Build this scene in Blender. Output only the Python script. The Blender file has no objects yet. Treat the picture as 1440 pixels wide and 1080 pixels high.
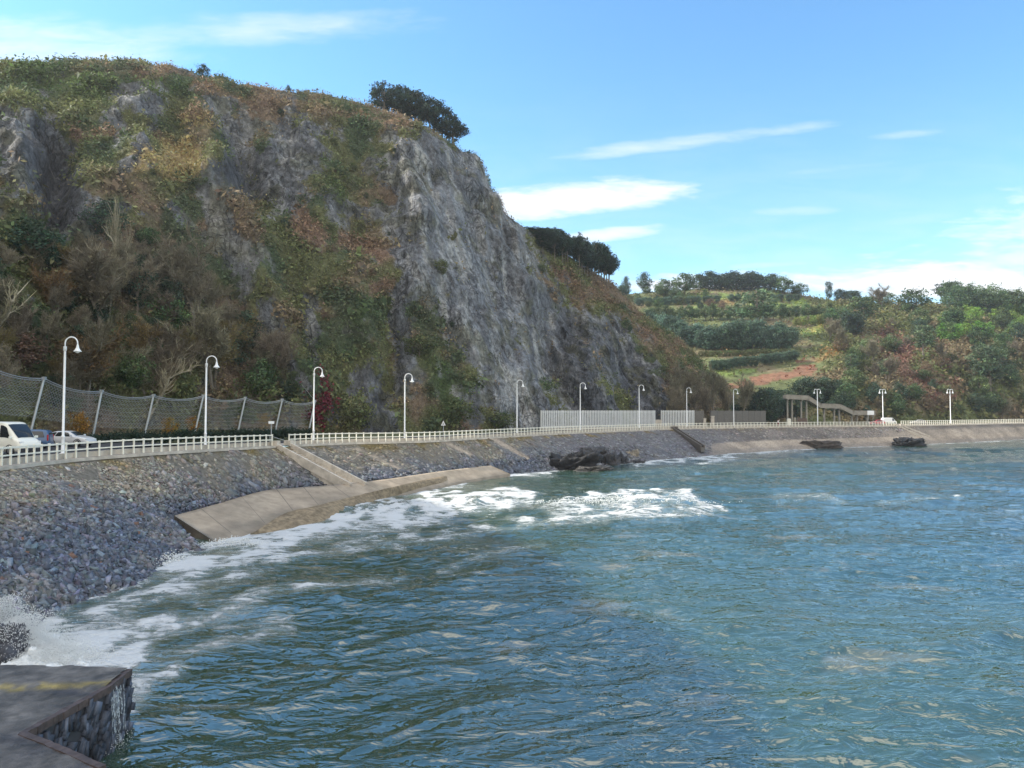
import bpy, math, random
import numpy as np
from mathutils import Vector

rad = math.radians
SC = bpy.context.scene
COL = SC.collection
rng = np.random.default_rng(7)
random.seed(7)

# ------------------------------------------------------------------ camera
CZ, F = 8.6, 1060.0                      # eye height over the sea, focal length in photo pixels
PITCH = math.atan(40 / 1060)
cam_d = bpy.data.cameras.new('camera')
cam_d.sensor_width = 36.0
cam_d.lens = 36.0 * F / 1440.0
cam_d.clip_start, cam_d.clip_end = 0.5, 20000
cam = bpy.data.objects.new('camera', cam_d)
cam.location = (0, 0, CZ)
cam.rotation_euler = (math.pi / 2 + PITCH, 0, 0)
COL.objects.link(cam)
SC.camera = cam

# ------------------------------------------------------------------ light
SUN_AZ, SUN_EL = -80.0, 34.0             # degrees, azimuth clockwise from the view direction
SC.view_settings.view_transform = 'Standard'
SC.view_settings.look = 'None'
SC.view_settings.exposure = 1.3
SC.view_settings.gamma = 1
sun_d = bpy.data.lights.new('sun', 'SUN')
sun_d.energy, sun_d.angle, sun_d.color = 2.8, rad(0.5), (1.0, 0.93, 0.82)
sun = bpy.data.objects.new('sun', sun_d)
sdir = Vector((math.sin(rad(SUN_AZ)) * math.cos(rad(SUN_EL)), math.cos(rad(SUN_AZ)) * math.cos(rad(SUN_EL)), math.sin(rad(SUN_EL))))
sun.rotation_euler = sdir.to_track_quat('Z', 'Y').to_euler()
sun.location = (-60, 60, 150)
COL.objects.link(sun)

world = bpy.data.worlds.new('World')
SC.world = world
world.use_nodes = True
SKY_STRENGTH = 0.128


class NT:
    """small helper round a node tree"""
    def __init__(s, tree):
        s.t = tree
        tree.nodes.clear()

    def n(s, typ, **kw):
        nd = s.t.nodes.new(typ)
        for k, v in kw.items():
            setattr(nd, k, v)
        return nd

    def put(s, sock, v):
        if hasattr(v, 'is_linked') or isinstance(v, bpy.types.NodeSocket):
            s.t.links.new(v, sock)
        else:
            sock.default_value = v

    def m(s, op, a, b=0.0, c=0.0, clamp=False):
        nd = s.n('ShaderNodeMath', operation=op, use_clamp=clamp)
        s.put(nd.inputs[0], a); s.put(nd.inputs[1], b); s.put(nd.inputs[2], c)
        return nd.outputs[0]

    def ramp(s, v, lo, hi, a=0.0, b=1.0):
        nd = s.n('ShaderNodeMapRange', interpolation_type='SMOOTHSTEP')
        s.put(nd.inputs[0], v)
        for i, x in enumerate((lo, hi, a, b)):
            s.put(nd.inputs[i + 1], x)
        return nd.outputs[0]

    def noise(s, vec, scale, detail=4.0, rough=0.55, dist=0.0):
        nd = s.n('ShaderNodeTexNoise')
        if vec is not None: s.put(nd.inputs['Vector'], vec)
        nd.inputs['Scale'].default_value = scale
        nd.inputs['Detail'].default_value = detail
        nd.inputs['Roughness'].default_value = rough
        nd.inputs['Distortion'].default_value = dist
        return nd.outputs['Fac']

    def mix(s, f, a, b, mode='MIX'):
        nd = s.n('ShaderNodeMix', data_type='RGBA', blend_type=mode)
        s.put(nd.inputs[0], f)
        for i, v in ((6, a), (7, b)):
            if isinstance(v, (tuple, list)): v = (*v[:3], 1.0)
            s.put(nd.inputs[i], v)
        return nd.outputs[2]

    def comb(s, x, y, z):
        nd = s.n('ShaderNodeCombineXYZ')
        s.put(nd.inputs[0], x); s.put(nd.inputs[1], y); s.put(nd.inputs[2], z)
        return nd.outputs[0]


w = NT(world.node_tree)
sky = w.n('ShaderNodeTexSky', sky_type='NISHITA', sun_disc=False, sun_elevation=rad(SUN_EL), sun_rotation=rad(SUN_AZ))
sky.air_density, sky.dust_density, sky.ozone_density, sky.altitude = 1.0, 0.25, 1.3, 0
tc = w.n('ShaderNodeTexCoord')
sep = w.n('ShaderNodeSeparateXYZ'); w.put(sep.inputs[0], tc.outputs['Generated'])
ahead = w.m('MAXIMUM', sep.outputs[1], 0.08)
az = w.m('DIVIDE', sep.outputs[0], ahead)      # spread of the cloud sheet seen along +Y
el = w.m('DIVIDE', sep.outputs[2], ahead)
# wispy texture, drawn out along the horizon
wv = w.comb(w.m('MULTIPLY', az, 5.0), w.m('MULTIPLY', el, 24.0), 0.0)
wisp = w.noise(wv, 1.6, 6, 0.6, 0.6)
wisp2 = w.noise(w.comb(w.m('MULTIPLY', az, 9.0), w.m('MULTIPLY', el, 40.0), 3.0), 2.2, 5, 0.6, 0.3)


def ae(px, py):
    u, v = (px - 720) / F, (540 - py) / F
    y = math.cos(PITCH) - v * math.sin(PITCH); z = math.sin(PITCH) + v * math.cos(PITCH)
    return u / y, z / y


# centre in photo pixels, half length, half thickness, tilt (deg), how dense
CLOUDS = [(825, 277, 180, 27, 4, 1.15), (735, 288, 90, 27, 0, 1.1), (862, 329, 90, 12, 6, 0.85), (960, 200, 200, 11, 7, 0.5), (870, 212, 80, 10, 6, 0.45),
          (1290, 187, 70, 7, 6, 0.35), (1120, 296, 80, 8, 2, 0.3), (1280, 310, 120, 11, 8, 0.22), (1150, 240, 130, 7, 6, 0.2),
          (1400, 398, 380, 38, -1, 1.1), (1090, 372, 90, 6, 3, 0.4), (1010, 398, 160, 16, 1, 0.95), (340, 42, 260, 24, 3, 0.42), (40, 66, 230, 46, -3, 0.55),
          (-200, 120, 330, 90, 0, 0.6), (1650, 330, 330, 90, 0, 0.8), (1500, 395, 260, 75, 0, 0.7)]
dens = None
for ci, (cx, cy, rx, ry, tilt, k) in enumerate(CLOUDS):
    a0, e0 = ae(cx, cy)
    ra, re = rx / F, ry / F
    da, de = w.m('SUBTRACT', az, a0), w.m('SUBTRACT', el, e0)
    ct, st = math.cos(rad(tilt)), math.sin(rad(tilt))
    p = w.m('DIVIDE', w.m('ADD', w.m('MULTIPLY', da, ct), w.m('MULTIPLY', de, st)), ra)
    q = w.m('DIVIDE', w.m('SUBTRACT', w.m('MULTIPLY', de, ct), w.m('MULTIPLY', da, st)), re)
    r2 = w.m('ADD', w.m('MULTIPLY', p, p), w.m('MULTIPLY', q, q))
    r2 = w.m('ADD', r2, w.m('MULTIPLY', w.m('SUBTRACT', wisp, 0.5), 1.3 if ci < 3 else 2.6))
    r2 = w.m('ADD', r2, w.m('MULTIPLY', w.m('SUBTRACT', wisp2, 0.5), 1.2))
    c = w.m('MULTIPLY', w.ramp(r2, 1.15, -0.15) if k > 0.6 else w.ramp(r2, 1.5, -0.9), k if k > 0.6 else k * 1.25)
    dens = c if dens is None else w.m('MAXIMUM', dens, c)
# a very thin veil everywhere near the horizon
veil = w.m('MULTIPLY', w.ramp(el, 0.5, 0.0), w.ramp(wisp, 0.3, 0.75, 0.12, 0.36))
dens = w.m('MAXIMUM', dens, veil)
# unseen broken cloud overhead and behind the viewer, added for whiter, brighter fill light
ovh = w.noise(tc.outputs['Generated'], 2.6, 6, 0.6, 0.3)
behind = w.m('MAXIMUM', w.ramp(sep.outputs[1], 0.12, -0.25), w.ramp(sep.outputs[2], 0.80, 0.95))
dens = w.m('MAXIMUM', dens, w.m('MULTIPLY', behind, w.ramp(ovh, 0.28, 0.5)))
dens = w.m('MULTIPLY', dens, w.ramp(el, -0.02, 0.03), clamp=True)
skyc = w.mix(1.0, sky.outputs[0], (0.58, 0.86, 0.98), 'MULTIPLY')
col = w.mix(dens, skyc, w.mix(behind, (3.6, 3.75, 3.9), (5.3, 5.15, 4.95)))
bg = w.n('ShaderNodeBackground'); bg.inputs[1].default_value = SKY_STRENGTH
w.put(bg.inputs[0], col)
wo = w.n('ShaderNodeOutputWorld'); w.put(wo.inputs[0], bg.outputs[0])

# ------------------------------------------------------------------ geometry of the view, used to survey the place
ca, sa = math.cos(PITCH), math.sin(PITCH)


def P(px, py, d):
    u, v = (np.asarray(px, float) - 720) / F, (540 - np.asarray(py, float)) / F
    s = np.asarray(d, float) / (ca - v * sa)
    return np.stack(np.broadcast_arrays(u * s, d, CZ + (sa + v * ca) * s), -1)


def G(px, py, z):
    u, v = (px - 720) / F, (540 - py) / F
    s = (z - CZ) / (sa + v * ca)
    return np.array((u * s, (ca - v * sa) * s, z))


def proj(p):
    p = np.asarray(p, float)
    X, Y, Z = p[..., 0], p[..., 1], p[..., 2] - CZ
    f = np.maximum(Y * ca + Z * sa, 0.1)
    return 720 + F * X / f, 540 - F * (-Y * sa + Z * ca) / f


# ------------------------------------------------------------------ noise in numpy
def _h(ix, iy, iz, seed):
    with np.errstate(over='ignore'):
        h = (ix.astype(np.int64) * 374761393 + iy.astype(np.int64) * 668265263 + iz.astype(np.int64) * 2147483647 + seed * 1274126177).astype(np.uint32)
        h = (h ^ (h >> np.uint32(13))) * np.uint32(1274126177)
        h = (h ^ (h >> np.uint32(16))) * np.uint32(2246822519)
        h = h ^ (h >> np.uint32(13))
    return h.astype(np.float64) / 4294967295.0


def vnoise(p, seed=0):
    p = np.asarray(p, float)
    i = np.floor(p).astype(np.int64); f = p - i
    f = f * f * f * (f * (f * 6 - 15) + 10)
    x, y, z = i[..., 0], i[..., 1], i[..., 2]
    fx, fy, fz = f[..., 0], f[..., 1], f[..., 2]
    r = 0
    for dx in (0, 1):
        for dy in (0, 1):
            for dz in (0, 1):
                r = r + _h(x + dx, y + dy, z + dz, seed) * (fx if dx else 1 - fx) * (fy if dy else 1 - fy) * (fz if dz else 1 - fz)
    return r * 2 - 1


def fbm(p, octv=4, seed=0, gain=0.5, lac=2.03):
    p = np.asarray(p, float); a, t, r = 1.0, 0.0, 0
    for k in range(octv):
        r = r + a * vnoise(p * lac ** k + 17.3 * k, seed + k); t += a; a *= gain
    return r / t * 1.6


def ridged(p, octv=4, seed=0, gain=0.5):
    p = np.asarray(p, float); a, t, r = 1.0, 0.0, 0
    for k in range(octv):
        r = r + a * (1 - 2 * np.abs(vnoise(p * 2.03 ** k + 9.1 * k, seed + k))); t += a; a *= gain
    return r / t


def sstep(x, a, b):
    t = np.clip((x - a) / (b - a), 0, 1)
    return t * t * (3 - 2 * t)


def table(tab, x, sm=0.0):
    t = np.array(tab, float)
    if sm <= 0: return np.interp(x, t[:, 0], t[:, 1])
    g = np.arange(t[0, 0] - 3 * sm, t[-1, 0] + 3 * sm, max(sm / 6, 0.5))
    v = np.interp(g, t[:, 0], t[:, 1])
    n = int(round(3 * sm / (g[1] - g[0])))
    k = np.exp(-0.5 * (np.arange(-n, n + 1) * (g[1] - g[0]) / sm) ** 2); k /= k.sum()
    v = np.convolve(np.pad(v, n, 'edge'), k, 'valid')
    return np.interp(x, g, v)


def capsule(px, py, x0, y0, x1, y1, wd):
    """1 on the segment, falling to 0 about wd away"""
    dx, dy = x1 - x0, y1 - y0
    t = np.clip(((px - x0) * dx + (py - y0) * dy) / max(dx * dx + dy * dy, 1e-6), 0, 1)
    d2 = (px - x0 - t * dx) ** 2 + (py - y0 - t * dy) ** 2
    return np.exp(-d2 / (wd * wd))


def catmull(pts, n):
    pts = np.array(pts, float)
    p = np.vstack([2 * pts[0] - pts[1], pts, 2 * pts[-1] - pts[-2]])
    out = []
    m = len(pts) - 1
    for u in np.linspace(0, m, n):
        i = min(int(u), m - 1); t = u - i
        a, b, c, d = p[i], p[i + 1], p[i + 2], p[i + 3]
        out.append(0.5 * (2 * b + (c - a) * t + (2 * a - 5 * b + 4 * c - d) * t * t + (3 * b - a - 3 * c + d) * t ** 3))
    return np.array(out)


# ------------------------------------------------------------------ meshes and objects
def mesh_np(name, V, Fc, mat=None, col=None, smooth=False, attrs=None):
    V = np.asarray(V, np.float32).reshape(-1, 3); Fc = np.asarray(Fc, np.int32)
    k = Fc.shape[1]
    me = bpy.data.meshes.new(name)
    me.vertices.add(len(V)); me.vertices.foreach_set('co', V.ravel())
    me.loops.add(Fc.size); me.loops.foreach_set('vertex_index', Fc.ravel())
    me.polygons.add(len(Fc))
    me.polygons.foreach_set('loop_start', np.arange(0, Fc.size, k, dtype=np.int32))
    me.polygons.foreach_set('loop_total', np.full(len(Fc), k, np.int32))
    if smooth: me.polygons.foreach_set('use_smooth', np.ones(len(Fc), bool))
    me.update(calc_edges=True)
    if col is not None:
        a = me.attributes.new('Col', 'FLOAT_COLOR', 'POINT')
        c = np.ones((len(V), 4), np.float32); c[:, :3] = np.asarray(col).reshape(-1, 3)
        a.data.foreach_set('color', c.ravel())
    for nm, v in (attrs or {}).items():
        a = me.attributes.new(nm, 'FLOAT', 'POINT'); a.data.foreach_set('value', np.asarray(v, np.float32).ravel())
    if mat: me.materials.append(mat)
    return me


def grid_faces(n, m):
    i = np.arange(n * m).reshape(n, m)
    return np.stack([i[:-1, :-1], i[1:, :-1], i[1:, 1:], i[:-1, 1:]], -1).reshape(-1, 4)


def link(name, me, parent=None):
    o = bpy.data.objects.new(name, me); COL.objects.link(o)
    if parent: o.parent = parent
    return o


def tag(o, label=None, cat=None, group=None, kind=None):
    if label: o['label'] = label
    if cat: o['category'] = cat
    if group: o['group'] = group
    if kind: o['kind'] = kind
    return o


def empty(name, loc, label, cat, group=None, rz=0.0):
    o = bpy.data.objects.new(name, None); COL.objects.link(o)
    o.location = loc; o.rotation_euler.z = rz; o.empty_display_size = 0.3
    return tag(o, label, cat, group)


def dup(root, loc, rz=0.0, sc=1.0, label=None, group=None, cat=None):
    r = root.copy(); COL.objects.link(r)
    r.location = loc; r.rotation_euler = (0, 0, rz)
    r.scale = (sc, sc, sc) if not isinstance(sc, (tuple, list)) else sc
    if label: r['label'] = label
    if group: r['group'] = group
    if cat: r['category'] = cat
    for ch in root.children:
        c = ch.copy(); COL.objects.link(c); c.parent = r
        for g in ch.children:
            d = g.copy(); COL.objects.link(d); d.parent = c
    return r


class MB:
    """gathers simple solids; build() links them as one mesh"""
    def __init__(s): s.v, s.f = [], []

    def add(s, vs, fs):
        b = len(s.v); s.v += [tuple(map(float, v)) for v in vs]; s.f += [tuple(b + i for i in f) for f in fs]
        return s

    def box(s, c, h, ax=None):
        """centre, half sizes, optional 3 axes"""
        ax = ax or ((1, 0, 0), (0, 1, 0), (0, 0, 1)); ax = np.array(ax, float); c = np.array(c, float)
        vs = [c + sx * h[0] * ax[0] + sy * h[1] * ax[1] + sz * h[2] * ax[2] for sz in (-1, 1) for sx, sy in ((-1, -1), (1, -1), (1, 1), (-1, 1))]
        return s.add(vs, [(3, 2, 1, 0), (4, 5, 6, 7), (0, 1, 5, 4), (1, 2, 6, 5), (2, 3, 7, 6), (3, 0, 4, 7)])

    def beam(s, a, b, wd, ht, up=(0, 0, 1)):
        a, b = np.array(a, float), np.array(b, float); d = b - a; L = np.linalg.norm(d); d /= L
        sd = np.cross(d, up); sd /= np.linalg.norm(sd); u = np.cross(sd, d)
        return s.box((a + b) / 2, (L / 2, wd / 2, ht / 2), (d, sd, u))

    def tube(s, pts, r, n=8, cap=True):
        pts = [np.array(p, float) for p in pts]; k = len(pts)
        rs = [r] * k if np.isscalar(r) else list(r)
        vs, fs = [], []
        ref = None
        for i, p in enumerate(pts):
            d = pts[min(i + 1, k - 1)] - pts[max(i - 1, 0)]; d /= max(np.linalg.norm(d), 1e-9)
            if ref is None: ref = np.array((1.0, 0, 0)) if abs(d[0]) < 0.9 else np.array((0, 1.0, 0))
            a = ref - d * np.dot(ref, d); a /= np.linalg.norm(a); b = np.cross(d, a); ref = a
            for j in range(n):
                t = 2 * math.pi * j / n
                vs.append(p + rs[i] * (math.cos(t) * a + math.sin(t) * b))
        for i in range(k - 1):
            for j in range(n):
                fs.append((i * n + j, i * n + (j + 1) % n, (i + 1) * n + (j + 1) % n, (i + 1) * n + j))
        if cap: fs += [tuple(range(n))[::-1], tuple((k - 1) * n + j for j in range(n))]
        return s.add(vs, fs)

    def lathe(s, prof, n=14, c=(0, 0, 0)):
        vs = [(c[0] + r * math.cos(2 * math.pi * j / n), c[1] + r * math.sin(2 * math.pi * j / n), c[2] + z) for r, z in prof for j in range(n)]
        fs = [(i * n + j, i * n + (j + 1) % n, (i + 1) * n + (j + 1) % n, (i + 1) * n + j) for i in range(len(prof) - 1) for j in range(n)]
        return s.add(vs, fs)

    def build(s, name, mat, parent=None, smooth=False, bevel=0.0):
        me = bpy.data.meshes.new(name); me.from_pydata(s.v, [], s.f); me.update()
        if mat: me.materials.append(mat)
        if smooth:
            for p in me.polygons: p.use_smooth = True
        o = link(name, me, parent)
        if bevel:
            b = o.modifiers.new('bevel', 'BEVEL'); b.width = bevel; b.segments = 2
        return o


# ------------------------------------------------------------------ materials
def mat_new(name):
    m = bpy.data.materials.new(name); m.use_nodes = True
    t = NT(m.node_tree)
    out = t.n('ShaderNodeOutputMaterial'); b = t.n('ShaderNodeBsdfPrincipled')
    t.put(out.inputs[0], b.outputs[0])
    return m, t, b, out


def bump(t, b, h, dist=0.1, strength=0.6):
    nd = t.n('ShaderNodeBump'); nd.inputs['Strength'].default_value = strength; nd.inputs['Distance'].default_value = dist
    t.put(nd.inputs['Height'], h); t.put(b.inputs['Normal'], nd.outputs[0])


def mat_plain(name, c, rough=0.6, metal=0.0, var=0.15, scale=6.0, obj_var=0.0, spec=0.4):
    m, t, b, _ = mat_new(name)
    tc = t.n('ShaderNodeTexCoord')
    f = t.noise(tc.outputs['Object'], scale, 5, 0.6)
    cc = t.mix(t.ramp(f, 0.3, 0.7), tuple(x * (1 - var) for x in c), tuple(min(x * (1 + var), 1) for x in c))
    if obj_var:
        oi = t.n('ShaderNodeObjectInfo')
        hs = t.n('ShaderNodeHueSaturation'); t.put(hs.inputs['Color'], cc)
        t.put(hs.inputs['Value'], t.m('MULTIPLY_ADD', oi.outputs['Random'], 2 * obj_var, 1 - obj_var))
        t.put(hs.inputs['Hue'], t.m('MULTIPLY_ADD', t.m('FRACT', t.m('MULTIPLY', oi.outputs['Random'], 7.13)), 0.06, 0.47))
        cc = hs.outputs[0]
    t.put(b.inputs['Base Color'], cc)
    b.inputs['Roughness'].default_value = rough; b.inputs['Metallic'].default_value = metal
    b.inputs['Specular IOR Level'].default_value = spec
    return m


def mat_attr(name, rough=0.85, fine=3.0, var=0.35, bump_scale=1.2, bump_d=0.3, obj_var=0.0, strength=0.7, spec=0.25):
    """vertex-colour surface with finer mottling and relief"""
    m, t, b, _ = mat_new(name)
    at = t.n('ShaderNodeAttribute', attribute_name='Col')
    tc = t.n('ShaderNodeTexCoord')
    f = t.noise(tc.outputs['Object'], fine, 6, 0.65)
    k = t.ramp(f, 0.25, 0.75, 1 - var, 1 + var)
    cc = t.mix(1.0, at.outputs['Color'], t.comb(k, k, k), 'MULTIPLY')
    if obj_var:
        oi = t.n('ShaderNodeObjectInfo')
        hs = t.n('ShaderNodeHueSaturation'); t.put(hs.inputs['Color'], cc)
        t.put(hs.inputs['Value'], t.m('MULTIPLY_ADD', oi.outputs['Random'], 2 * obj_var, 1 - obj_var))
        t.put(hs.inputs['Hue'], t.m('MULTIPLY_ADD', t.m('FRACT', t.m('MULTIPLY', oi.outputs['Random'], 7.13)), 0.05, 0.475))
        cc = hs.outputs[0]
    t.put(b.inputs['Base Color'], cc)
    b.inputs['Roughness'].default_value = rough
    b.inputs['Specular IOR Level'].default_value = spec
    if bump_d: bump(t, b, t.noise(tc.outputs['Object'], bump_scale, 8, 0.7), bump_d, strength)
    return m


def mat_leaf(name, obj_var=0.15):
    m, t, b, out = mat_new(name)
    at = t.n('ShaderNodeAttribute', attribute_name='Col')
    oi = t.n('ShaderNodeObjectInfo')
    hs = t.n('ShaderNodeHueSaturation'); t.put(hs.inputs['Color'], at.outputs['Color']); hs.inputs['Saturation'].default_value = 1.1
    t.put(hs.inputs['Value'], t.m('MULTIPLY_ADD', oi.outputs['Random'], 2 * obj_var, 1 - obj_var))
    t.put(hs.inputs['Hue'], t.m('MULTIPLY_ADD', t.m('FRACT', t.m('MULTIPLY', oi.outputs['Random'], 7.13)), 0.05, 0.48))
    t.put(b.inputs['Base Color'], hs.outputs[0])
    b.inputs['Roughness'].default_value = 0.7; b.inputs['Specular IOR Level'].default_value = 0.25
    tr = t.n('ShaderNodeBsdfTranslucent'); t.put(tr.inputs[0], hs.outputs[0])
    mx = t.n('ShaderNodeMixShader'); mx.inputs[0].default_value = 0.25
    t.put(mx.inputs[1], b.outputs[0]); t.put(mx.inputs[2], tr.outputs[0]); t.put(out.inputs[0], mx.outputs[0])
    return m


def mat_cliff():
    m, t, b, _ = mat_new('cliff_rock_and_turf')
    col_ = t.n('ShaderNodeAttribute', attribute_name='Col').outputs['Color']
    rk = t.n('ShaderNodeAttribute', attribute_name='rock').outputs['Fac']
    pos = t.n('ShaderNodeTexCoord').outputs['Object']
    wv_ = t.n('ShaderNodeVectorMath', operation='ADD'); t.put(wv_.inputs[0], pos)
    nz = t.n('ShaderNodeTexNoise'); t.put(nz.inputs['Vector'], pos); nz.inputs['Scale'].default_value = 0.5; nz.inputs['Detail'].default_value = 4
    sc_ = t.n('ShaderNodeVectorMath', operation='SCALE'); t.put(sc_.inputs[0], nz.outputs['Color']); sc_.inputs['Scale'].default_value = 2.4; t.put(wv_.inputs[1], sc_.outputs[0])
    mp = t.n('ShaderNodeMapping'); t.put(mp.inputs[0], wv_.outputs[0]); mp.inputs['Rotation'].default_value = (0, rad(22), 0); mp.inputs['Scale'].default_value = (0.42, 0.30, 0.13)
    lines = None
    for scl, wdt in ((1.0, 0.055), (2.7, 0.075)):
        v = t.n('ShaderNodeTexVoronoi', feature='DISTANCE_TO_EDGE'); t.put(v.inputs['Vector'], mp.outputs[0]); v.inputs['Scale'].default_value = scl
        l = t.ramp(v.outputs['Distance'], wdt, 0.0); l = l if scl == 1.0 else t.m('MULTIPLY', l, 0.6)
        lines = l if lines is None else t.m('MAXIMUM', lines, l)
    cell = t.n('ShaderNodeTexVoronoi', feature='F1'); t.put(cell.inputs['Vector'], mp.outputs[0]); cell.inputs['Scale'].default_value = 1.8
    sp = t.n('ShaderNodeSeparateColor'); t.put(sp.inputs[0], cell.outputs['Color'])
    patch = t.noise(pos, 0.10, 3, 0.5)
    lines = t.m('MULTIPLY', t.m('MULTIPLY', lines, rk), t.ramp(patch, 0.35, 0.6, 0.25, 1.0))
    f = t.noise(pos, 1.3, 8, 0.7)
    k = t.m('MULTIPLY', t.ramp(f, 0.25, 0.75, 0.55, 1.42), t.m('SUBTRACT', 1.0, t.m('MULTIPLY', lines, 0.55)))
    k = t.m('MULTIPLY', k, t.m('MULTIPLY_ADD', t.m('MULTIPLY', t.m('SUBTRACT', sp.outputs[0], 0.5), rk), 0.34, 1.0))
    t.put(b.inputs['Base Color'], t.mix(1.0, col_, t.comb(k, k, k), 'MULTIPLY'))
    b.inputs['Roughness'].default_value = 0.9; b.inputs['Specular IOR Level'].default_value = 0.25
    h = t.m('ADD', t.noise(pos, 0.9, 9, 0.72), t.m('MULTIPLY', t.m('SUBTRACT', t.m('MULTIPLY', sp.outputs[1], rk), lines), 0.55))
    bump(t, b, h, 1.0, 1.0)
    return m


M_cliff = mat_cliff()
M_hill = mat_attr('hill_turf', 0.95, 0.5, 0.35, 0.6, 0.6)
M_leaf = mat_leaf('leaves', 0.24)
M_cover = mat_leaf('undergrowth_leaves', 0.0)
M_bark = mat_plain('bark', (0.17, 0.145, 0.115), 0.9, var=0.3)
M_palebark = mat_plain('pale_bark', (0.36, 0.32, 0.24), 0.9, var=0.3)
M_stone = mat_attr('slate_stone', 0.75, 5.0, 0.3, 7.0, 0.03, spec=0.35)
M_slope = mat_attr('stone_pitching', 0.85, 2.5, 0.4, 3.0, 0.12)
M_conc = mat_attr('weathered_concrete', 0.8, 0.8, 0.22, 6.0, 0.02)
M_cream = mat_plain('cream_painted_concrete', (0.80, 0.77, 0.66), 0.65, var=0.08, scale=3)
M_white = mat_plain('white_enamel', (0.82, 0.83, 0.83), 0.4, var=0.04)
M_galv = mat_plain('galvanised_steel', (0.42, 0.44, 0.45), 0.5, 0.6, 0.1)

# ------------------------------------------------------------------ sea wall line: crest (R), foot of pitching (M), water's edge (W)
RT = [(0, 656.5, 45.7), (100, 645.5, 54.5), (200, 637.6, 60.5), (290, 632.2, 68), (383, 627.2, 78), (480, 622.8, 89.5), (600, 620, 99), (700, 614.3, 114),
      (800, 608.8, 134), (900, 604.8, 155), (945, 603, 167), (1050, 601, 181), (1150, 599.8, 194), (1250, 599, 205), (1350, 597, 226), (1440, 595, 250)]
rail_pts = [(-29.0, -30, 5.35), (-29.2, 0, 5.35), (-29.6, 20, 5.32), (-30.2, 34, 5.3)] + [tuple(P(a, b, c)) for a, b, c in RT] + [(215, 272, 5.1), (300, 290, 5.1)]
NR = 700
RC = catmull(rail_pts, NR)
for k in range(3): RC[1:-1] = 0.25 * RC[:-2] + 0.5 * RC[1:-1] + 0.25 * RC[2:]
RS = np.concatenate([[0], np.cumsum(np.linalg.norm(np.diff(RC[:, :2], axis=0), axis=1))])
RPX = proj(RC)[0]
vis = np.where((RC[:, 1] > 42))[0]


def s_of_px(px):
    i = vis[np.argsort(RPX[vis])]
    return float(np.interp(px, RPX[i], RS[i]))


def rail_at(s, off=0.0):
    """point on the sea-wall line, off metres to landward; and unit tangent"""
    s = np.asarray(s, float)
    p = np.stack([np.interp(s, RS, RC[:, k]) for k in range(3)], -1)
    a = np.stack([np.interp(s - 1.5, RS, RC[:, k]) for k in range(2)], -1)
    b = np.stack([np.interp(s + 1.5, RS, RC[:, k]) for k in range(2)], -1)
    t = b - a; t = t / np.linalg.norm(t, axis=-1, keepdims=True)
    q = p.copy(); off = np.asarray(off, float)
    q[..., 0] += -t[..., 1] * off; q[..., 1] += t[..., 0] * off
    return q, t


def rail_s_xy(x, y):
    return float(RS[np.argmin((RC[:, 0] - x) ** 2 + (RC[:, 1] - y) ** 2)])


PAIRS = []                               # s on the crest, middle point, water's edge


def pair(s, W, M=None, mz=None):
    r, _ = rail_at(s); W = np.array(W, float)
    if M is None:
        M = r * 0.42 + W * 0.58
        if mz is not None: M[2] = mz
    PAIRS.append((s, np.array(M, float), W))


pair(0, (-17.5, -30, 0)); pair(rail_s_xy(-29.2, 0), (-17.5, 0, 0)); pair(rail_s_xy(-29.4, 12), (-17.4, 13, 0), mz=3.0)
pair(rail_s_xy(-29.6, 22), (-17.6, 23.5, 0), mz=3.0); pair(rail_s_xy(-30.1, 33), G(62, 860, 0), mz=2.9)
pair(s_of_px(0), G(212, 812, 0), mz=2.7); pair(s_of_px(55), G(222, 778, 0), mz=2.4); pair(s_of_px(110), G(290, 765, 0), G(250, 724, 1.0))
pair(s_of_px(190), G(345, 756, 0), G(300, 708, 1.2)); pair(s_of_px(290), G(432, 731, 0), G(390, 688, 1.2)); pair(s_of_px(383), G(512, 700, 0.1), G(475, 682, 1.2))
pair(s_of_px(480), G(600, 679, 0.5), G(560, 672, 1.2)); pair(s_of_px(600), G(700, 664, 0.4), G(685, 656, 1.2)); pair(s_of_px(700), G(792, 661, 0)); pair(s_of_px(800), G(880, 652, 0))
pair(s_of_px(900), G(985, 642.5, 0)); pair(s_of_px(1050), G(1085, 634, 0)); pair(s_of_px(1150), G(1180, 629.5, 0)); pair(s_of_px(1250), G(1268, 626.5, 0))
pair(s_of_px(1350), G(1365, 622, 0)); pair(s_of_px(1440), G(1450, 617.5, 0)); pair(RS[-1], (302, 281, 0))
PS = np.array([p[0] for p in PAIRS]); PM = np.array([p[1] for p in PAIRS]); PW = np.array([p[2] for p in PAIRS])


def smooth_curve(s, A):
    g = np.linspace(PS[0], PS[-1], 900)
    v = np.stack([np.interp(g, PS, A[:, k]) for k in range(3)], -1)
    k = np.exp(-0.5 * (np.arange(-9, 10) / 4.0) ** 2); k /= k.sum()
    v = np.stack([np.convolve(np.pad(v[:, j], 9, 'edge'), k, 'valid') for j in range(3)], -1)
    return np.stack([np.interp(s, g, v[:, j]) for j in range(3)], -1)


def slope_pt(s, v):
    """s along the wall, v 0 crest .. 1 water's edge .. 1.3 below it"""
    s = np.asarray(s, float); v = np.asarray(v, float)
    r, _ = rail_at(s); r = r.copy(); r[..., 2] -= 0.12
    m, wv_ = smooth_curve(s, PM), smooth_curve(s, PW)
    a = np.clip(v / 0.55, 0, 1)[..., None]; b = np.clip((v - 0.55) / 0.45, 0, 9)[..., None]
    p = r * (1 - a) + m * a + (wv_ - m) * b
    p[..., 2] -= 0.75 * sstep(v, 0.56, 0.64) * sstep(s, S_AP0 - 1, S_AP0 + 1) * sstep(s, S_AP1 + 2, S_AP1 - 1)
    return p


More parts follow.
